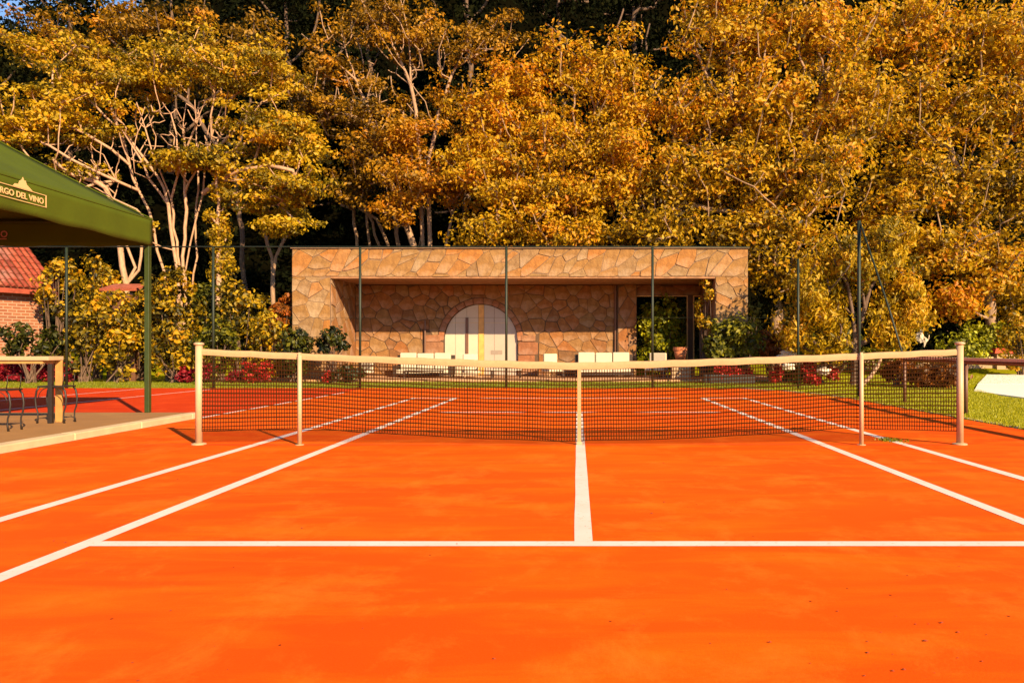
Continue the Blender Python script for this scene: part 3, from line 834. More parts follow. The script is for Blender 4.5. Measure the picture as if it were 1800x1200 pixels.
for (x0_, y0_), (x1_, y1_) in zip(R2[:-1], R2[1:]):
    hr.add([(x0_-.09,y0_,zr+.057),(x0_+.09,y0_,zr+.057),(x1_+.09,y1_,zr+.057),(x1_-.09,y1_,zr+.057),(x0_-.09,y0_,zr+.125),(x0_+.09,y0_,zr+.125),(x1_+.09,y1_,zr+.125),(x1_-.09,y1_,zr+.125)],[(0,3,2,1),(4,5,6,7),(0,1,5,4),(1,2,6,5),(2,3,7,6),(3,0,4,7)])
hr.build('lit_rail_top', M_kerb, lf)  # pale board added over the rail as its painted sunlit top

# ------------------------------------------------------------------ canopy, platform and furniture at the left
sheet('platform', [(-16.6, 7.0), (-9.02, 7.0), (-9.02, 17.35), (-16.6, 17.35)], .115, M_concrete, .14)
kb = empty('kerb', (-8.87, 12, 0), None, None, None, 'structure')
y = 7.0; g = random.Random(3)
while y < 17.2:
    L = min(1.98, 17.32-y)
    bx(-9.017, -8.75, y+.006, y+L-.006, -.03, .125+g.uniform(-.003,.003)).build('kerb_stone', M_kerb, kb, bevel=.02); y += L
cx0, cx1, cy0, cy1 = -16.0, -9.95, 11.4, 17.4
zv0, zv1 = PZ(432.5, 17.4), PZ(387, 17.4)
can = empty('canopy', ((cx0+cx1)/2, (cy0+cy1)/2, .115), 'green fabric canopy with a printed valance standing on the platform left of the net', 'canopy')
apex = Vector(((cx0+cx1)/2, (cy0+cy1)/2, 6.55))
def roof_panel(a, b):
    n = 8; vs = []; a, b = Vector((*a, zv1)), Vector((*b, zv1))
    for i in range(n+1):
        for j in range(n+1):
            t, s_ = i/n, j/n; e = a.lerp(b, s_); p = e.lerp(apex, t)
            p.z -= .10*math.sin(math.pi*t)*(.4+.6*math.sin(math.pi*s_)); vs.append(p)
    mb = MB().add(vs, [(i*(n+1)+j, i*(n+1)+j+1, (i+1)*(n+1)+j+1, (i+1)*(n+1)+j) for i in range(n) for j in range(n)])
    o = mb.build('roof_panel', M_canopy, can, smooth=True)
    m = o.modifiers.new('s', 'SOLIDIFY'); m.thickness = .008
cor = [(cx1,cy0),(cx1,cy1),(cx0,cy1),(cx0,cy0)]
for a, b in zip(cor, cor[1:]+cor[:1]): roof_panel(a, b)
def valance(a, b):
    a, b = Vector((*a, 0)), Vector((*b, 0)); n = 40; d = (b-a).normalized(); nn = Vector((d.y,-d.x,0)); vs = []
    for i in range(n+1):
        p = a.lerp(b, i/n)
        for j, z in enumerate(np.linspace(zv1, zv0, 6)):
            k = math.sin(math.pi*i/n)**.5
            off = .012*math.sin(i*.9)*j/5*k
            vs.append((p.x+nn.x*off, p.y+nn.y*off, z + (.015*math.sin(i*.55)*k if j == 5 else 0)))
    o = MB().add(vs, [(i*6+j, i*6+j+1, (i+1)*6+j+1, (i+1)*6+j) for i in range(n) for j in range(5)]).build('valance', M_canopy, can, smooth=True)
    m = o.modifiers.new('s', 'SOLIDIFY'); m.thickness = .006; m.offset = 0
for a, b in zip(cor, cor[1:]+cor[:1]): valance(a, b)
for x, y in cor:
    sx = -.07 if x > -12 else .07; sy = .07 if y < 14 else -.07
    bx(x+sx-.055, x+sx+.055, y+sy-.055, y+sy+.055, .115, zv1-.03).build('post', M_greenpost2, can, bevel=.01)
for a, b in zip(cor, cor[1:]+cor[:1]):
    a3 = Vector((a[0]*.992-.1*0, a[1], zv1-.06)); b3 = Vector((b[0]*.992, b[1], zv1-.06))
    q = lambda p: Vector((p[0] + (-.07 if p[0] > -12 else .07), p[1] + (.07 if p[1] < 14 else -.07), zv1-.05))
    MB().tube([q(a), q(b)], .03, 6).build('frame_bar', M_greenpost2, can)
for c in cor: MB().tube([Vector((c[0] + (-.07 if c[0] > -12 else .07), c[1] + (.07 if c[1] < 14 else -.07), zv1-.05)), apex-Vector((0,0,.14))], .025, 6).build('rafter', M_greenpost2, can)
for a, b in zip(cor, cor[1:]+cor[:1]):
    MB().tube([(a[0],a[1],zv1),(b[0],b[1],zv1)], .016, 6).build('eave_piping', M_canopy, can)
for c in cor: MB().tube([Vector((c[0],c[1],zv1+.01)).lerp(apex,t)+Vector((0,0,.012-.04*math.sin(math.pi*t))) for t in np.linspace(0,1,9)], .014, 6).build('hip_seam', M_canopy, can)
# lettering on the right valance
def text(body, size, loc, rot, align, mat, parent, name='lettering', ext=.003):
    cu = bpy.data.curves.new(name, 'FONT'); cu.body = body; cu.size = size; cu.align_x = align; cu.extrude = ext; cu.offset = .003
    cu.space_character = 1.02
    t = bpy.data.objects.new('tmp', cu); C.objects.link(t); dg = bpy.context.evaluated_depsgraph_get()
    me = bpy.data.meshes.new_from_object(t.evaluated_get(dg)); bpy.data.objects.remove(t); me.name = name
    o = bpy.data.objects.new(name, me); C.objects.link(o); me.materials.clear(); me.materials.append(mat); o.parent = parent
    po = Vector(parent['_org']); o.location = Vector(loc)-po; o.rotation_euler = rot; return o
vx = cx1 + .022
ly = lambda p: -vx*0 + abs(vx)*F/(CX-p)      # depth on the valance plane at image column p
zs0, zs1 = 4.225, 4.455
text('BORGO DEL VINO', .150, (vx, ly(77), zs0+.055), (R(90),0,R(90)), 'RIGHT', M_letter, can)
for z in (zs0, zs1-.012): bx(vx-.002, vx+.004, ly(-30), ly(80), z, z+.012).build('sign_border', M_letter, can)
bx(vx-.002, vx+.004, ly(80)+.002, ly(81.6), zs0, zs1).build('sign_border', M_letter, can)
# emblem: little hill-top house silhouette above the words
ey, ez = ly(40), zs1+.004
pts = [(-.24,0),(-.19,.05),(-.11,.055),(-.08,.12),(-.03,.15),(0,.205),(.03,.15),(.07,.15),(.09,.09),(.14,.06),(.24,0)]
k = len(pts); MB().add([(vx+.004, ey+a, ez+b) for a,b in pts]+[(vx, ey+a, ez+b) for a,b in pts], [tuple(range(k)), tuple(range(k,2*k))[::-1]]+[(i,(i+1)%k+0,(i+1)%k+k,i+k) for i in range(k)]).build('emblem', M_letter, can)
M_purple = simple('faded_print', (.40,.17,.20), .7, .1, 4, bmp=0)
text('BORGO DEL VINO', .21, (PX(9,17.3), cy1-.02, PZ(417,17.4)), (R(90),0,0), 'RIGHT', M_purple, can)
bx(PX(-120,17.3), PX(7,17.3), cy1-.024, cy1-.018, PZ(421,17.4), PZ(420,17.4)+.012).build('print_underline', M_purple, can)

# table (long, pale top, wooden leg)
tb = empty('long_table', (-13.2, 15.3, .115), 'long table with a white top and pale wooden legs under the green canopy', 'table')
tx1 = PX(112, 15.06); tzt, tzb = PZ(625.5, 15.0), PZ(634, 15.0)
bx(-16.4, tx1, 14.62, 15.06, tzt-.085, tzt-.005).build('tabletop', M_white, tb, bevel=.008)
bx(-16.3, tx1-.14, 14.66, 15.02, tzb-.05, tzt-.088).build('apron', M_tableleg, tb)
bx(tx1-.135, tx1-.004, 15.00, 15.05, .115, tzt-.088).build('leg', M_tableleg, tb, bevel=.006)
bx(tx1-.09, tx1-.01, 14.72, 14.80, .115, tzb-.053).build('leg', M_iron, tb, bevel=.006)
bx(-16.3, -16.18, 15.01, 15.12, .115, tzb-.073).build('leg', M_tableleg, tb); bx(-16.3, -16.18, 15.62, 15.70, .115, tzb-.073).build('leg', M_brown, tb)
# wrought iron chairs
def iron_chair(x0, x1, y, zs, label, back):
    o = empty('iron_chair', ((x0+x1)/2, y, .115), label, 'chair', 'black iron chairs by the long table')
    d = .36; G = .115
    bx(x0, x1, y-.02, y+d, zs-.03, zs).build('seat', M_iron, o, bevel=.008)
    for sx, X in ((-1, x0), (1, x1)):
        for yy in (y+.0, y+d-.04):
            pts = [(X-sx*.03, yy, zs-.03), (X+sx*.02, yy, zs-.10), (X+sx*.045, yy, zs-.26), (X+sx*.03, yy, zs-.42), (X-sx*.005, yy, G+.22), (X-sx*.01, yy, G+.10), (X+sx*.01, yy, G)]
            MB().tube(pts, [.016,.018,.018,.016,.014,.014,.020], 7).build('leg', M_iron, o, smooth=True)
        arc = [(X-sx*(.22-.20*math.sin(t)), y, zs-.035-.20*(1-math.cos(t))) for t in np.linspace(0, math.pi/2, 7)]
        MB().tube(arc, .008, 6).build('brace', M_iron, o, smooth=True)
    bxx = x1-.03 if back > 0 else x0+.03
    for yy in (y, y+d-.04): MB().tube([(bxx, yy, zs), (bxx+back*.02, yy, zs+.12), (bxx+back*.02, yy, zs+.24)], .008, 6).build('back_upright', M_iron, o, smooth=True)
    MB().tube([(bxx+back*.02, y-.01, zs+.24), (bxx+back*.03, y+d/2, zs+.26), (bxx+back*.02, y+d-.03, zs+.24)], .008, 6).build('back_rail', M_iron, o, smooth=True)
yc = 14.75; iron_chair(PX(66,yc), PX(134,yc+.36), yc, PZ(678,yc), 'black wrought iron chair with curved legs in front of the table leg', 1)
yc = 13.3; iron_chair(PX(-62,yc), PX(14,yc), yc, PZ(684,yc), 'black wrought iron chair with curved legs cut off by the left picture edge', 1)

# ------------------------------------------------------------------ house with tiled roof at the left
hs = empty('brick_house', (-29, 40, 0), 'brick outbuilding with a sloping terracotta tile roof behind the left fence', 'house')
e = Vector((.42,.907,0)); up_ = Vector((-.907,.42,0)); A = Vector((PX(97,40), 40.0, 0))
ze = PZ(506, 40); nrmw = Vector((.907,-.42,0))
def hp(s_, t, z): p = A + e*s_ + up_*t; return Vector((p.x, p.y, z))
def prism(name, pts, th, mat, parent):
    k = len(pts); nn = (pts[1]-pts[0]).cross(pts[2]-pts[0]).normalized()*th
    return MB().add(pts+[p-nn for p in pts], [tuple(range(k)), tuple(range(k,2*k))[::-1]]+[(i+k,(i+1)%k+k,(i+1)%k,i) for i in range(k)]).build(name, mat, parent)
wl = MB().add([hp(-9,.55,-.1), hp(-.3,.55,-.1), hp(-.3,.55,ze+.15), hp(-9,.55,ze+.15), hp(-9,6.5,-.1), hp(-.3,6.5,-.1), hp(-.3,6.5,ze+.15), hp(-9,6.5,ze+.15)],
     [(0,1,2,3),(1,5,6,2),(5,4,7,6),(4,0,3,7),(3,2,6,7)]).build('wall', M_brick, hs)
uv = wl.data.uv_layers.new(name='UVMap')
for poly in wl.data.polygons:
    for li in poly.loop_indices:
        v = wl.data.vertices[wl.data.loops[li].vertex_index].co
        wv = v + Vector((-29,40,0)) - A if False else v
        uv.data[li].uv = ((wv.x*e.x + wv.y*e.y) if abs(poly.normal.dot(nrmw)) > .5 else (wv.x*up_.x+wv.y*up_.y), wv.z)
sl = .86
def roofp(s_, t, dz=0): return hp(s_, t, ze + t*sl + dz)
prism('roof_deck', [roofp(-9.2,-.1,-.06), roofp(.1,-.1,-.06), roofp(.1,3.6,-.06), roofp(-9.2,3.6,-.06)], .12, M_brown, hs)
prism('fascia_board', [hp(-9.2,-.08,ze-.42), hp(.1,-.08,ze-.42), hp(.1,-.08,ze-.14), hp(-9.2,-.08,ze-.14)], .06, M_roof, hs)
s_ = .02
while s_ > -9:
    mb = MB(); rows = 9; rr_ = .105
    rn = Vector((0,0,1)) - (up_ + Vector((0,0,sl))).normalized() * (Vector((0,0,1)).dot((up_+Vector((0,0,sl))).normalized())); rn.normalize()
    for k in range(rows):
        t0 = -.16 + k*.42; t1 = t0 + .46
        vs = []
        for (t_, ra, lift) in ((t0, rr_*1.08, .035), (t1, rr_*.86, .0)):
            for a in np.linspace(0, math.pi, 7): vs.append(roofp(s_, t_) + e*(ra*math.cos(a)) + rn*(ra*math.sin(a)+lift))
        mb.add(vs, [(i, i+1, i+8, i+7) for i in range(6)] + [tuple(range(7))[::-1]])
    mb.build('tile_row', M_roof, hs)
    s_ -= .30
# small lower tiled roof glimpsed between shrubs
sh = empty('garden_shed', (PX(225,38), 38, 0), 'small shed with a low reddish roof glimpsed between the yellow shrubs', 'shed')
xs0, xs1 = PX(196,38), PX(246,38)
bx(xs0, xs1, 37.6, 39, -.1, PZ(516,38)).build('wall', M_brown, sh)
prism('roof', [Vector((xs0-.2,37.3,PZ(509,38))), Vector((xs1+.2,37.3,PZ(509,38))), Vector((xs1+.2,38.6,PZ(497,38))), Vector((xs0-.2,38.6,PZ(497,38)))], .12, M_roof, sh)

# ------------------------------------------------------------------ right side: pale wall, pillar, boulders
D5 = 49.0
pw = empty('garden_wall', (25, D5, 0), 'long low pale wall beyond the lawn at the right', 'wall')
bx(PX(1395,D5), PX(2050,D5), D5, D5+.4, -.1, PZ(629.5,D5)).build('wall', M_palewall, pw)
bx(PX(1395,D5)-.05, PX(2050,D5)+.05, D5-.06, D5+.46, PZ(629.3,D5), PZ(627,D5)).build('coping', M_kerb, pw)
pl = empty('wall_pillar', (PX(1763,D5), D5, 0), 'short cream pillar with a red tiled cap on the pale garden wall', 'pillar')
bx(PX(1749,D5), PX(1779,D5), D5-.25, D5+.75, -.1, PZ(621,D5)).build('shaft', M_palewall, pl)
q0, q1 = PX(1743,D5), PX(1779,D5)
MB().add([(q0,D5-.4,PZ(621,D5)+.003),(q1,D5-.4,PZ(621,D5)+.003),(q1,D5+.9,PZ(621,D5)+.003),(q0,D5+.9,PZ(621,D5)+.003),(q0+.25,D5-.1,PZ(612,D5)),(q1-.25,D5-.1,PZ(612,D5)),(q1-.25,D5+.6,PZ(612,D5)),(q0+.25,D5+.6,PZ(612,D5))],
   [(0,3,2,1),(4,5,6,7),(0,1,5,4),(1,2,6,5),(2,3,7,6),(3,0,4,7)]).build('cap', M_redtile, pl)
def boulder(cx_, cy_, D, w_, h_, label, name='boulder', mat=None, seed=0, group=None):
    k = D/F; c = px(cx_, cy_, D); bm = bmesh.new(); bmesh.ops.create_icosphere(bm, subdivisions=3, radius=1)
    for v in bm.verts:
        d = noise.noise(v.co*1.5+Vector((seed,0,0)))*.45 + noise.noise(v.co*3.5+Vector((seed,3,0)))*.22
        v.co *= 1+d; v.co.x *= w_*k/2; v.co.y *= w_*k/2*.8; v.co.z *= h_*k/2
    me = bpy.data.meshes.new(name); bm.to_mesh(me); bm.free()
    o = bpy.data.objects.new(name, me); C.objects.link(o); me.materials.append(mat or M_rock); o.location = c
    return tag(o, label, 'rock', group)
boulder(1621, 590, 50.0, 20, 34, 'pale pointed boulder on the bank right of the braced post', seed=2)
boulder(1597, 563, 50.6, 12, 30, 'narrow pale boulder on the bank above the pointed one', seed=5)
boulder(1384, 626, 34.5, 34, 20, 'white rock among the flowers right of the pavilion', seed=8)
for (a, b, dd, nm) in ((1385,645,33,'flat pale rock beneath the white rock'), (1448,652,33,'small pale rock right of the corner fence post')):
    boulder(a, b, dd, 22, 14, nm, seed=a)
# pots and trough
def pot(cx_, D, ytop, ybot, wpx, label):
    k = D/F; x = PX(cx_, D); r = wpx*k/2; z1, z0 = PZ(ytop, D), max(0, PZ(ybot, D))
    o = empty('flower_pot', (x, D, 0), label, 'pot')
    MB().lathe(x, D, [(r*.68,z0),(r*.95,z1-.16)], 20).build('body', M_terr, o).data.shade_smooth()
    MB().lathe(x, D, [(r*1.04,z1-.158),(r*1.04,z1),(r*.9,z1),(r*.86,z1-.05)], 20).build('rim', M_terr, o)
pd = empty('pot_stand', (PX(1196,37.6), 37.6, 0), 'low stone stand under the terracotta pot on the patio edge', 'stand')
bx(PX(1180,37.6), PX(1212,37.6), 37.2, 38.0, .1, .95).build('plinth', M_palewall, pd)
pot(1196, 37.6, 610, 631, 25, 'orange terracotta pot standing at the right end of the patio')
tr = empty('planter_trough', (PX(1290,35), 35, 0), 'long black trough of red flowers in front of the right pavilion pier', 'planter')
bx(PX(1236,35), PX(1325,35), 34.7, 35.3, .02, .42).build('box', M_black, tr, bevel=.02)

# ------------------------------------------------------------------ trees
G_, O_, B_, GR, DK, RD, OR = (LM[k] for k in ('gold','olive','brown','green','dark','red','orange'))
# large pale-stemmed tree at the left
tree('spreading_tree', 'large yellow-leaved tree with a fan of slim pale stems rising behind the canopy corner', 'tree', 44,
  [[(312,'g'),(314,560),(312,475),(306,440),(300,400),(296,360),(288,330),(262,290),(225,240),(185,205),(150,170)],
   [(318,'g',.2),(318,560,.2),(318,475,.2),(304,400,.2),(301,350,.2),(285,310,-.3),(268,270,-.5),(255,225,-.5),(240,180,-.5)],
   [(324,'g'),(324,560),(322,475),(325,400),(325,340),(326,265),(322,215),(330,165)],
   [(330,'g',.3),(330,560,.3),(326,475,.3),(334,430,.3),(346,380,.3),(357,340,.3),(360,295,.3),(372,240,.3),(390,190,.3),(402,160,.3)],
   [(306,'g',.8),(306,560,.8),(288,475,.8),(276,440,.8),(270,400,.8),(262,370,.8),(244,335,.8),(228,290,.8),(215,240,1),(196,190,1),(170,130,1)],
   [(334,'g',.9),(338,560,.9),(340,480,.9),(344,420,.9),(345,360,.9),(348,300,.9),(345,240,.9),(350,180,.9)],
   [(244,335),(205,318,-1),(165,300,-1.5),(125,280,-2),(85,255,-2)],
   [(228,290),(195,262,-.5),(150,235,-1),(105,215,-1.5),(60,200,-1.5)],
   [(270,400),(240,368,-1),(200,350,-1),(150,322,-1),(110,300,-1.2)],[(205,318),(170,322,-1.2),(135,335,-1.4),(105,318,-1.6)],
   [(296,360),(262,315,-.6),(236,262,-.8),(205,215,-.8)],[(301,350),(318,290,-.5),(310,235,-.5),(300,200,-.5)],
   [(357,340),(385,318,-.8),(420,300,-1.2),(470,290,-1.6),(515,300,-2)],[(360,295),(392,250,-.6),(425,215,-.8),(460,180,-1)],
   [(372,240),(370,205,-.4),(378,165,-.4),(384,125,-.4)],[(390,190),(415,165,-.3),(430,130,-.3)],[(325,340),(345,300,-.8),(372,285,-1),(395,282,-1.2)],[(326,265),(345,220,-.5),(362,175,-.5)]],
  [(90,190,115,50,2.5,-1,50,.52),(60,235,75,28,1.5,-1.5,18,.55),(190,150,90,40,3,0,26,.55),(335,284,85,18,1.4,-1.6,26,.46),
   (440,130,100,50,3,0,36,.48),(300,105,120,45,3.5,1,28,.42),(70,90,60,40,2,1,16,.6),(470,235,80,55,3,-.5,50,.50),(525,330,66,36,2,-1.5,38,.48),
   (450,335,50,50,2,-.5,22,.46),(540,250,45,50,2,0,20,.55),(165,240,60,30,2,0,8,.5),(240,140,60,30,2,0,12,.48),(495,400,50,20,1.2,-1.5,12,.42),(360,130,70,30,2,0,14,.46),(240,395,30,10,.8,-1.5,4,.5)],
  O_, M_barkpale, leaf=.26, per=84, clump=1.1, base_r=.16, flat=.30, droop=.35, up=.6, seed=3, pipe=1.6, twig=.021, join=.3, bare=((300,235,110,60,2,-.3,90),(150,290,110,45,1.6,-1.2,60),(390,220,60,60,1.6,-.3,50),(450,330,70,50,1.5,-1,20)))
tree('dim_crown_tree', 'added tree crown with dimness put into bronze-brown leaves, above and behind the pale-stemmed tree', 'tree', 53,  # added tree: the dim upper crown put into browner leaf colour
  [[(432,'g'),(430,500),(425,400),(410,300),(330,180),(230,100),(170,50)],[(330,180),(340,100),(350,40),(360,0)],[(410,300),(440,180),(460,60)],[(230,100),(140,80),(60,50)]],
  [(120,70,110,55,3,0,44,.62),(230,40,90,40,3,0,30,.5),(240,130,110,50,3,0,36,.42),(360,110,90,60,3,0,34,.38),(460,90,80,60,3,0,32,.42),(350,40,70,30,3,0,12,.45),(520,170,60,60,2,0,20,.4)],
  B_, M_barkdark, leaf=.31, per=56, clump=1.0, base_r=.17, flat=.5, up=.5, droop=.25, seed=41, pipe=1.8, twig=.03)
# second tree group behind the pavilion
tree('multi_stem_tree', 'tall thin-stemmed tree with bronze leaves behind the left half of the pavilion roof', 'tree', 50,
  [[(735,'g'),(735,520),(728,435),(708,380),(690,330),(655,220),(625,140),(600,60)],
   [(742,'g',.4),(744,470,.4),(742,400,.4),(736,330,.4),(735,240),(722,150),(718,60),(700,-20)],
   [(752,'g',-.4),(756,480,-.4),(756,420,-.4),(754,360,-.4),(752,300),(770,200),(800,120),(840,40)],
   [(770,'g'),(778,500),(782,440),(795,380),(810,330),(850,240)],
   [(742,520),(735,440,1),(745,380,1),(748,340,1)],
   [(722,150),(690,80),(670,20)],[(800,120),(830,100),(880,80)],[(655,220),(600,200),(560,215)],[(625,140),(570,95),(530,60)]],
  [(600,110,90,70,3,0,34,.45),(720,60,110,70,3,0,40,.45),(850,70,80,60,3,0,28,.5),(610,210,70,50,2.5,0,30,.35),(680,200,70,50,2.5,0,22,.4),
   (700,250,70,50,2.5,-1,34,.7),(740,320,80,42,2.2,-1.6,46,.75),(660,280,50,40,2,-1,22,.5),(690,370,30,25,1.2,-1.8,10,.8),(800,330,50,60,2,-1,30,.7),(630,320,60,35,2,0,24,.42),(560,180,60,50,2,0,18,.4),(800,180,60,60,2,0,24,.45),(640,30,100,40,3,1,24,.5)],
  B_, M_barkb, leaf=.27, per=66, clump=.95, base_r=.22, flat=.5, up=.6, droop=.2, seed=5, pipe=1.7, twig=.022, join=.3, bare=((740,130,130,90,2,0,60),(620,180,70,80,2,0,40)))
# orange-gold mass left of centre
tree('golden_tree', 'bushy golden tree with orange tips rising over the middle of the pavilion roof', 'tree', 47.5,
  [[(985,'g'),(985,520),(980,440),(960,340),(930,280),(905,230)],[(980,440),(1010,330),(1040,220),(1060,120)],[(960,340),(900,300),(850,260)],[(1010,330),(1070,260),(1100,200)],[(980,440),(935,400),(880,390)]],
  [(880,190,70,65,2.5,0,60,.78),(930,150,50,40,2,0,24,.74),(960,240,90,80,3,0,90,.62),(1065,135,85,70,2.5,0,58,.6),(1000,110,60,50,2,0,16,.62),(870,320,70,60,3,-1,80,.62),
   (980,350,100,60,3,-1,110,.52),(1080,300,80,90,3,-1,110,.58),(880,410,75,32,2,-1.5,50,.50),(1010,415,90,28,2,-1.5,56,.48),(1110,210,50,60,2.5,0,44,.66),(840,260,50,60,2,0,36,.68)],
  G_, M_barkmid, leaf=.27, per=66, clump=1.05, base_r=.28, flat=.5, up=.45, seed=8, droop=.3, spread=.16)
# great gold-brown tree right of centre
tree('big_autumn_tree', 'huge golden autumn tree filling the sky above the right end of the pavilion', 'tree', 46,
  [[(1365,'g'),(1365,560),(1360,470),(1345,380),(1320,300),(1290,200),(1280,100),(1270,20)],[(1360,470),(1390,400,-2),(1360,360,-3),(1325,328,-3.4)],
   [(1345,380),(1400,280),(1440,180),(1460,80),(1470,-10)],[(1320,300),(1230,270),(1180,230)],[(1345,380),(1270,370),(1200,360)],[(1400,280),(1480,260),(1540,240)],[(1290,200),(1240,130),(1220,80)]],
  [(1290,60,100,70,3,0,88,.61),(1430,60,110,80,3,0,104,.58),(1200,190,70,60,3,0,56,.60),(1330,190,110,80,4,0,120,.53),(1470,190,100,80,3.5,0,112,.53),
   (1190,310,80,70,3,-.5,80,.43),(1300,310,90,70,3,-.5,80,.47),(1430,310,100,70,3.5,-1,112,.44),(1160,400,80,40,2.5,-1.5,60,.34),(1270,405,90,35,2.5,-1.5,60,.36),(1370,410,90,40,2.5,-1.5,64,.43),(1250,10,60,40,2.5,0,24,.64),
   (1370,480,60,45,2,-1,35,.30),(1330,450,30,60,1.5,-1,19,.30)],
  G_, M_barkmid, leaf=.30, per=46, clump=1.05, base_r=.38, flat=.6, up=.35, seed=12, spread=.20, droop=.3)
tree('right_autumn_tree', 'dense tawny tree at the right picture edge leaning over the lawn', 'tree', 50.5,
  [[(1745,'g'),(1740,560),(1730,450),(1700,350),(1670,260),(1640,160),(1620,60)],[(1730,450),(1690,440,-3),(1720,422,-4),(1756,406,-4.5)],[(1700,350),(1760,270),(1800,180),(1820,80)],[(1730,450),(1640,430),(1560,420)],[(1670,260),(1590,230),(1540,220)]],
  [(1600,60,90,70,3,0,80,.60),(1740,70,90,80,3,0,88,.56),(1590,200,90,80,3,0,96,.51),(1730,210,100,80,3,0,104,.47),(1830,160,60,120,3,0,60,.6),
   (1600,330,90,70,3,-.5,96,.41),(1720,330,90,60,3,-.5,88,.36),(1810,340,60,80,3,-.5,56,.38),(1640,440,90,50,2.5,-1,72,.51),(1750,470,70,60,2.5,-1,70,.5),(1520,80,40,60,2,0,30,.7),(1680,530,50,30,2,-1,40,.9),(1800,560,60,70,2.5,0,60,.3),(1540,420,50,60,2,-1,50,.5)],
  G_, M_barkmid, leaf=.33, per=48, clump=1.2, base_r=.36, flat=.6, up=.35, seed=15, spread=.20, droop=.3)
# willow-like tree beside the braced post
tree('drooping_tree', 'multi-trunked tree with hanging bright yellow foliage behind the braced post', 'tree', 33.5,
  [[(1500,'g'),(1503,610),(1520,540),(1545,480),(1560,420)],[(1503,610),(1465,590),(1440,560),(1425,520)],[(1503,610),(1500,560),(1490,500),(1480,440)],[(1503,610),(1540,590),(1560,560),(1575,520)]],
  [(1430,520,50,60,1.4,0,44,.50),(1490,460,60,50,1.5,0,50,.52),(1565,440,50,60,1.4,0,44,.50),(1590,540,45,50,1.2,0,44,.62),(1560,585,40,30,1.0,-.2,26,.58),(1400,575,30,40,1,0,20,.7),(1465,545,50,45,1.2,.5,24,.5),(1450,600,34,22,.8,0,16,.45)],
  O_, M_barkdark, leaf=.24, per=70, clump=.52, base_r=.20, flat=1.15, up=.0, droop=1.4, seed=21, leaf_aspect=.42)
pt = empty('bare_tree', (PX(1525,30), 30, 0), 'pale curved leafless stem leaning beside the braced fence post', 'tree')
MB().tube([px(1497,698,30), px(1508,682,30), px(1530,662,30), px(1544,642,30), px(1552,620,30.2)], [.11,.09,.08,.07,.03], 9).build('trunk', M_barkpale, pt, smooth=True)
# ivy clad trunk and small trees at the left
tree('ivy_column', 'slim trunk wrapped in yellow ivy right of the fan of pale stems', 'tree', 43,
  [[(385,'g'),(385,500),(384,400),(382,300),(384,240)]],
  [(386,410,18,60,.5,0,34,.55),(386,340,13,40,.4,0,14,.5),(388,470,24,40,.6,0,22,.5),(384,290,10,30,.3,0,6,.5)],
  O_, M_barkpale, leaf=.19, per=52, clump=.34, base_r=.16, flat=1.2, up=0, droop=.8, seed=31)
tree('small_trunk_tree', 'thin bare-stemmed tree in the dark gap left of the pavilion', 'tree', 47,
  [[(484,'g'),(484,560),(480,480),(470,430),(462,380)],[(480,480),(500,420),(520,390)]],
  [(450,365,40,20,1.2,-.5,14,.5),(520,385,40,16,1.2,-.5,12,.5)], O_, M_barkmid, leaf=.24, per=50, clump=.6, base_r=.14, flat=.5, seed=33)
tree('leaning_stem_tree', 'group of slender leaning stems above the left end of the pavilion roof', 'tree', 53,
  [[(650,'g'),(640,500),(628,435),(622,370)],[(650,480),(650,430),(645,390),(640,350)],[(660,500),(668,435),(655,390),(640,365)],[(690,500),(684,435),(662,385),(630,365)],[(700,500),(700,430),(690,370)]],
  [(620,350,60,16,1.5,0,12,.3),(700,350,40,20,1.5,0,6,.4)], B_, M_barkmid, leaf=.25, per=40, clump=.7, base_r=.16, seed=34, twig=.05)
for k, (x0, x1, yy) in enumerate(((215,200,495),(240,222,500))): pass
tree('reddish_stem_tree', 'pair of reddish stems behind the shrubs left of the canopy post', 'tree', 43,
  [[(222,'g'),(222,500),(212,440),(200,380),(185,330)],[(222,500),(238,470),(222,430),(225,390)],[(240,500),(248,450),(250,400)]],
  [(140,300,60,30,1.5,0,10,.5),(215,400,60,20,1.2,1,8,.4)], O_, M_barkpale, leaf=.23, per=50, clump=.6, base_r=.17, flat=.5, seed=35, twig=.03)
# dark conifers / evergreens standing on the hillside
g = random.Random(55)
dkl = [(-60,62,330,'dark bushy evergreen at the far left behind the tiled roof'),(120,66,300,'dark evergreen behind the top of the pale-stemmed tree'),(300,64,300,'dark evergreen on the slope above the fan of pale stems'),
       (500,60,330,'dark evergreen in the gap left of the pavilion'),(640,62,300,'dark evergreen behind the bronze-leaved tree'),(820,60,300,'dark evergreen behind the gap left of the golden tree'),
       (980,58,320,'tall near-black evergreen above the golden tree'),(1110,60,330,'tall near-black evergreen at the top centre right of the picture'),(1240,64,300,'dark evergreen behind the huge autumn tree'),
       (1430,62,300,'dark evergreen behind the willow-like tree'),(1600,60,300,'dark evergreen behind the tawny tree'),(1780,62,300,'dark evergreen at the right picture edge')]
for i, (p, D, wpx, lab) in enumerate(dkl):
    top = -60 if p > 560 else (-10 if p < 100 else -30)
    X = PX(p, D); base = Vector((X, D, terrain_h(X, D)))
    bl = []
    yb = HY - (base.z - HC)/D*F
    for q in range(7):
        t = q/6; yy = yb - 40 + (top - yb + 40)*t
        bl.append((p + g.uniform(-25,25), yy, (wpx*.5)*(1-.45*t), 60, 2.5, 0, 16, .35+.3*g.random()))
    tree('evergreen_tree', lab, 'tree', D, [[(p,'g'),(p,yb-40),(p+10,(yb+top)/2),(p,top+30)]], bl, DK, M_barkdark, leaf=.42, per=52, clump=1.25, base_r=.32, flat=.7, up=.2, droop=.3, seed=60+i, parts=('crown','trunk'), tip_frac=.5)
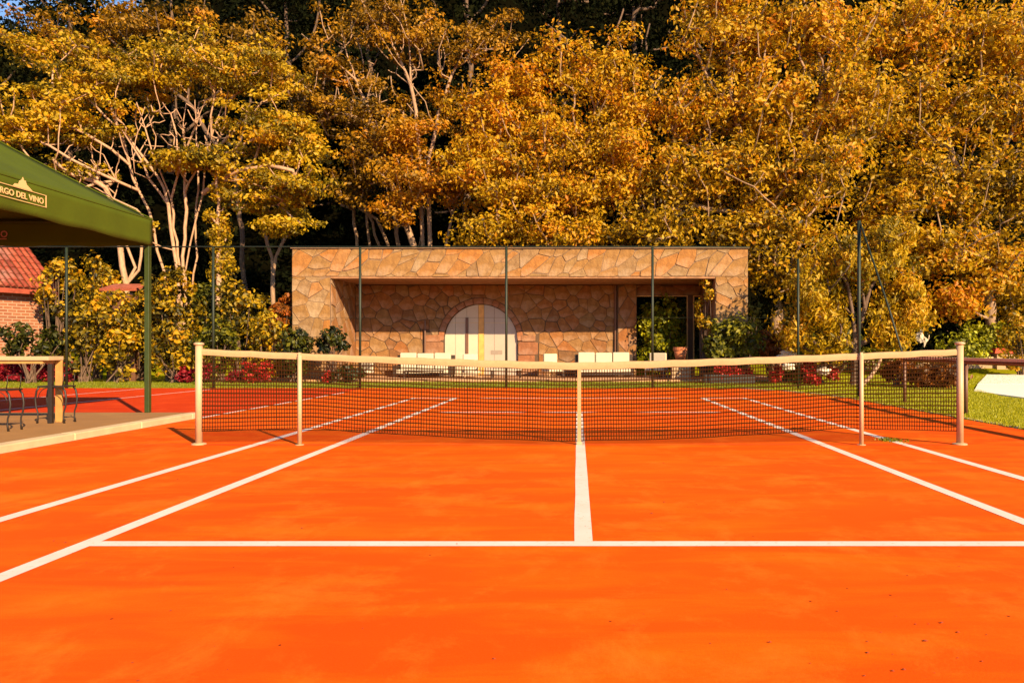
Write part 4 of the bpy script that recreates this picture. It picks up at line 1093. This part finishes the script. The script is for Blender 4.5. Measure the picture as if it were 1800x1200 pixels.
# understory covering the hillside
g2 = np.random.default_rng(77); n = 2600
ys_ = 50 + 46*g2.random(n)**1.2; xs_ = (g2.random(n)-.5)*2*(22+ys_*.62)
zs_ = np.array([terrain_h(a, b) for a, b in zip(xs_, ys_)]) + .3 + 2.2*g2.random(n)**2
rad = np.stack([1.1+1.0*g2.random(n)]*3, 1); rad[:,2] *= .8
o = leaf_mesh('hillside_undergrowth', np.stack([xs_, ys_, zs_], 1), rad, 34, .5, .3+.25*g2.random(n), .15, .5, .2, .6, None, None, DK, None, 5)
tag(o, kind='stuff')

# ------------------------------------------------------------------ shrubs and flowers
SH = [
 # cx, D, top, foot, width, mat, tint, n, label
 (150,36.5,505,668,130,O_,.30,46,'yellow shrub with leggy shoots right of the red flower bed'),
 (105,39,440,560,70,O_,.45,22,'olive shrub between the tiled roof and the tall yellow shrub'),
 (55,35.2,560,640,130,GR,.25,24,'dark green low shrub under the brick wall'),
 (170,41,440,560,110,O_,.45,30,'pale olive bush behind the second fence post'),
 (208,36,512,672,84,O_,.40,36,'orange-tipped shrub just left of the canopy post'),
 (300,37,470,640,150,O_,.30,56,'broad yellow-green shrub below the fan of pale stems'),
 (310,35.4,560,668,110,O_,.35,30,'dark hearted shrub between the canopy post and the left net post'),
 (415,37.5,455,650,110,O_,.30,48,'tall yellow shrub right of the third fence post'),
 (380,35.8,560,668,90,GR,.55,26,'green shrub behind the left net post'),
 (470,36.2,540,660,90,O_,.50,30,'yellow-orange shrub left of the pavilion pier'),
 (495,38.5,512,600,60,OR,.55,20,'orange shrub touching the left pavilion corner'),
 (520,35.6,565,660,70,GR,.25,26,'dark green shrub at the foot of the left pavilion pier'),
 (585,35.8,570,625,60,GR,.10,13,'leggy dark green branch reaching across the left pavilion pier'),
 (240,38,500,660,110,O_,.25,40,'olive shrub half hidden by the canopy post'),
 (355,38.5,480,650,90,GR,.45,34,'deep green shrub between the two tall yellow shrubs'),
 (460,38.6,500,650,80,O_,.25,26,'dark gold shrub behind the yellow-orange shrub'),
 (615,35.6,640,672,60,GR,.15,14,'low dark green shrub at the left end of the patio'),
 (1165,44.6,515,650,110,LM['lime'],.40,50,'bright green bush seen through the pavilion opening'),
 (1163,41.5,522,652,84,LM['lime'],.22,60,'tall lime green shrub growing in front of the wall opening'),
 (1200,44.5,520,600,60,GR,.35,20,'dark green bush in the right part of the pavilion opening'),
 (1237,38.9,485,600,34,O_,.60,14,'climber with golden leaves hanging inside the right pavilion pier'),
 (1262,36.2,565,660,64,GR,.62,30,'olive green shrub beside the terracotta pot'),
 (1300,36.0,550,655,90,GR,.72,36,'yellow-green shrub covering the foot of the right pavilion pier'),
 (1360,38,575,640,110,OR,.45,34,'rusty orange shrub right of the pavilion'),
 (1375,46,470,580,110,DK,.9,30,'very dark bush in the hollow right of the pavilion'),
 (1435,36,605,640,60,GR,.9,16,'small lime green mound beside the corner fence post'),
 (1395,35.4,640,676,60,GR,.6,16,'low green plant between the red flowers right of the pavilion'),
 (1580,33,625,690,60,OR,.5,18,'reddish brown shrub right of the leaning trunk'),
 (1640,31,640,686,100,OR,.30,30,'low russet shrub behind the right end of the net'),
 (1690,46,580,640,110,LM['lime'],.2,30,'green bush above the pale wall near the right net post'),
 (1690,52,500,610,150,DK,.8,30,'dark bush on the bank right of the boulders'),
 (1795,46,545,660,90,O_,.45,34,'yellow bush right of the red-capped pillar'),
 (1735,50.2,560,640,110,LM['lime'],.3,30,'yellow-green bush behind the red-capped pillar'),
 (1560,47,600,650,110,GR,.8,24,'yellow-green bush on the bank below the pale boulders'),
 (1470,48,560,650,110,GR,.5,24,'green bush behind the willow-like tree'),
 (20,46,440,560,120,O_,.4,20,'olive bush behind the brick house'),
 (1310,44,520,600,60,DK,.9,14,'dark shrub just beyond the right pavilion corner'),
]
for i, (cx_, D, a, b, wd, m, ti, n, lab) in enumerate(SH):
    shrub('shrub', lab, 'shrub', cx_, D, a, b, wd, m, ti, int(n*1.05), 40, .25, .44 if wd > 65 else .28, 1.0, 100+i, spread=.24)
# red-leaved bedding and blooms
def bedding(name, x0, x1, D, z0, z1, mat, n, leaf, seed, depth=.5, kind='stuff', label=None, cat=None, group=None, clump=.16):
    g = np.random.default_rng(seed)
    c = np.stack([x0+(x1-x0)*g.random(n), D+(g.random(n)-.5)*2*depth, z0+(z1-z0)*g.random(n)], 1)
    o = leaf_mesh(name, c, np.full((n,3), clump), 16, leaf, .25+.55*g.random(n), .2, .5, .2, .6, None, None, mat, (PX(0,D)*0+ (x0+x1)/2, D, 0), seed)
    if kind: o['kind'] = kind
    return tag(o, label, cat, group)
bedding('red_bedding_plants', -32.5, PX(150,37), 36.6, .05, .95, LM['red'], 420, .17, 1, .7)
fl = 'red flower clumps in the bed'
for i, (cx_, D, yt, yb, wp, lab, mt) in enumerate((
  (326,35,642,668,34,'crimson flower clump left of the left net post','red'),(362,35,641,664,30,'crimson flower clump behind the left net post','red'),
  (452,35,638,670,54,'bright red flower mound behind the left half of the net','scarlet'),(415,35.6,655,670,30,'small dark red flower clump left of the bright red mound','red'),
  (578,35.4,655,668,16,'small red bloom at the foot of the left pavilion pier','scarlet'),
  (1275,35,648,664,44,'red flowers at the left end of the black trough','scarlet'),(1305,35,646,662,36,'red flowers at the right end of the black trough','scarlet'),
  (1365,34.5,645,670,24,'red flowers below the white rock','scarlet'),(1418,34,640,652,34,'red flower clump right of the corner fence post','scarlet'),
  (1427,33,658,674,30,'low red flower clump in front of the corner fence post','scarlet'),(1462,33.5,650,664,20,'small red bloom left of the willow-like trunks','scarlet'))):
    k = D/F; bedding('flower_clump', PX(cx_,D)-wp*k/2+.1, PX(cx_,D)+wp*k/2-.1, D, max(.08,PZ(yb,D)), PZ(yt,D), LM[mt], max(8,int(wp*.9)), .15, 300+i, .25, None, lab, 'flowers', fl)
def crumbs():
    g = np.random.default_rng(8); mb = MB()
    for i in range(160):
        if i < 22: p = px(g.uniform(1560,1800), 1200, 4)*0; x = g.normal(1.95,.35); y = abs(g.normal(3.75,.35))
        else: x = g.uniform(-6,6.5); y = 3.2 + 9*g.random()**1.6
        r = .003+.007*g.random()**2; a = g.uniform(0,3)
        pts = [(x+r*1.6*math.cos(a+t)*g.uniform(.6,1.2), y+r*math.sin(a+t)*1.2, .003+r*.3*g.random()) for t in (0,1.3,2.6,3.9,5.1)]
        mb.add(pts+[(x,y,.003+r*.9)], [(k,(k+1)%5,5) for k in range(5)])
    tag(mb.build('clay_crumbs', simple('clay_crumb', (.26,.035,.005), .9, .4, 20, bmp=0)), kind='stuff')
crumbs()
# grass blades where the lawn is near enough to read
def blades(name, pts, h, seed, t0=.25, t1=.7):
    g = np.random.default_rng(seed); n = len(pts)
    a = g.random(n)*math.pi*2; w_ = .010+.008*g.random(n); hh = h*(.5+g.random(n)); ln = g.normal(size=(n,2))*.4
    V = np.empty((n,3,3)); dx, dy = np.cos(a)*w_, np.sin(a)*w_
    V[:,0] = pts - np.stack([dx,dy,np.zeros(n)],1); V[:,1] = pts + np.stack([dx,dy,np.zeros(n)],1)
    V[:,2] = pts + np.stack([ln[:,0]*hh, ln[:,1]*hh, hh],1)
    me = bpy.data.meshes.new(name); me.vertices.add(3*n); me.vertices.foreach_set('co', V.reshape(-1))
    me.loops.add(3*n); me.loops.foreach_set('vertex_index', np.arange(3*n, dtype=np.int32)); me.polygons.add(n); me.polygons.foreach_set('loop_start', np.arange(0,3*n,3,dtype=np.int32))
    me.update(calc_edges=True)
    at = me.attributes.new('tint','FLOAT','FACE'); at.data.foreach_set('value', (t0+t1*g.random(n)).astype(np.float32))
    return tag(link(name, me, LM['grass']), kind='stuff')
g3 = np.random.default_rng(5)
n = 90000; P1 = np.stack([8.97+6.5*g3.random(n), 12+18*g3.random(n), np.full(n,-.01)],1)
n = 70000; P2 = np.stack([-34+44*g3.random(n), 30.75+5.9*g3.random(n)**1.5, np.full(n,-.01)],1)
n = 50000; P3_ = np.stack([8+26*g3.random(n), 24+22*g3.random(n), np.full(n,-.01)],1)
n = 2500; P4 = np.stack([8.80+.16*g3.random(n), 8+17*g3.random(n), np.full(n,.0)],1)
PP = np.vstack([P1,P3_,P4])
pv = (PP[:,0] > 13.4) & (PP[:,1] < 33.5) & (PP[:,1] > 16) & (PP[:,0] > 14.2) & ~((PP[:,0]-14.2) < (PP[:,1]-24)*.35-.3)
PP = PP[~pv]
blades('lawn_grass', PP, .055, 3)
blades('shaded_verge_grass', P2, .06, 6, -.15, .5)  # lower tints carry the verge's shade in the blade colour
n = 170; blades('court_weed', np.stack([CXc+DB+.1*g3.normal(size=n), 12.9+.12*g3.normal(size=n), np.zeros(n)],1), .035, 4, .0, .5)
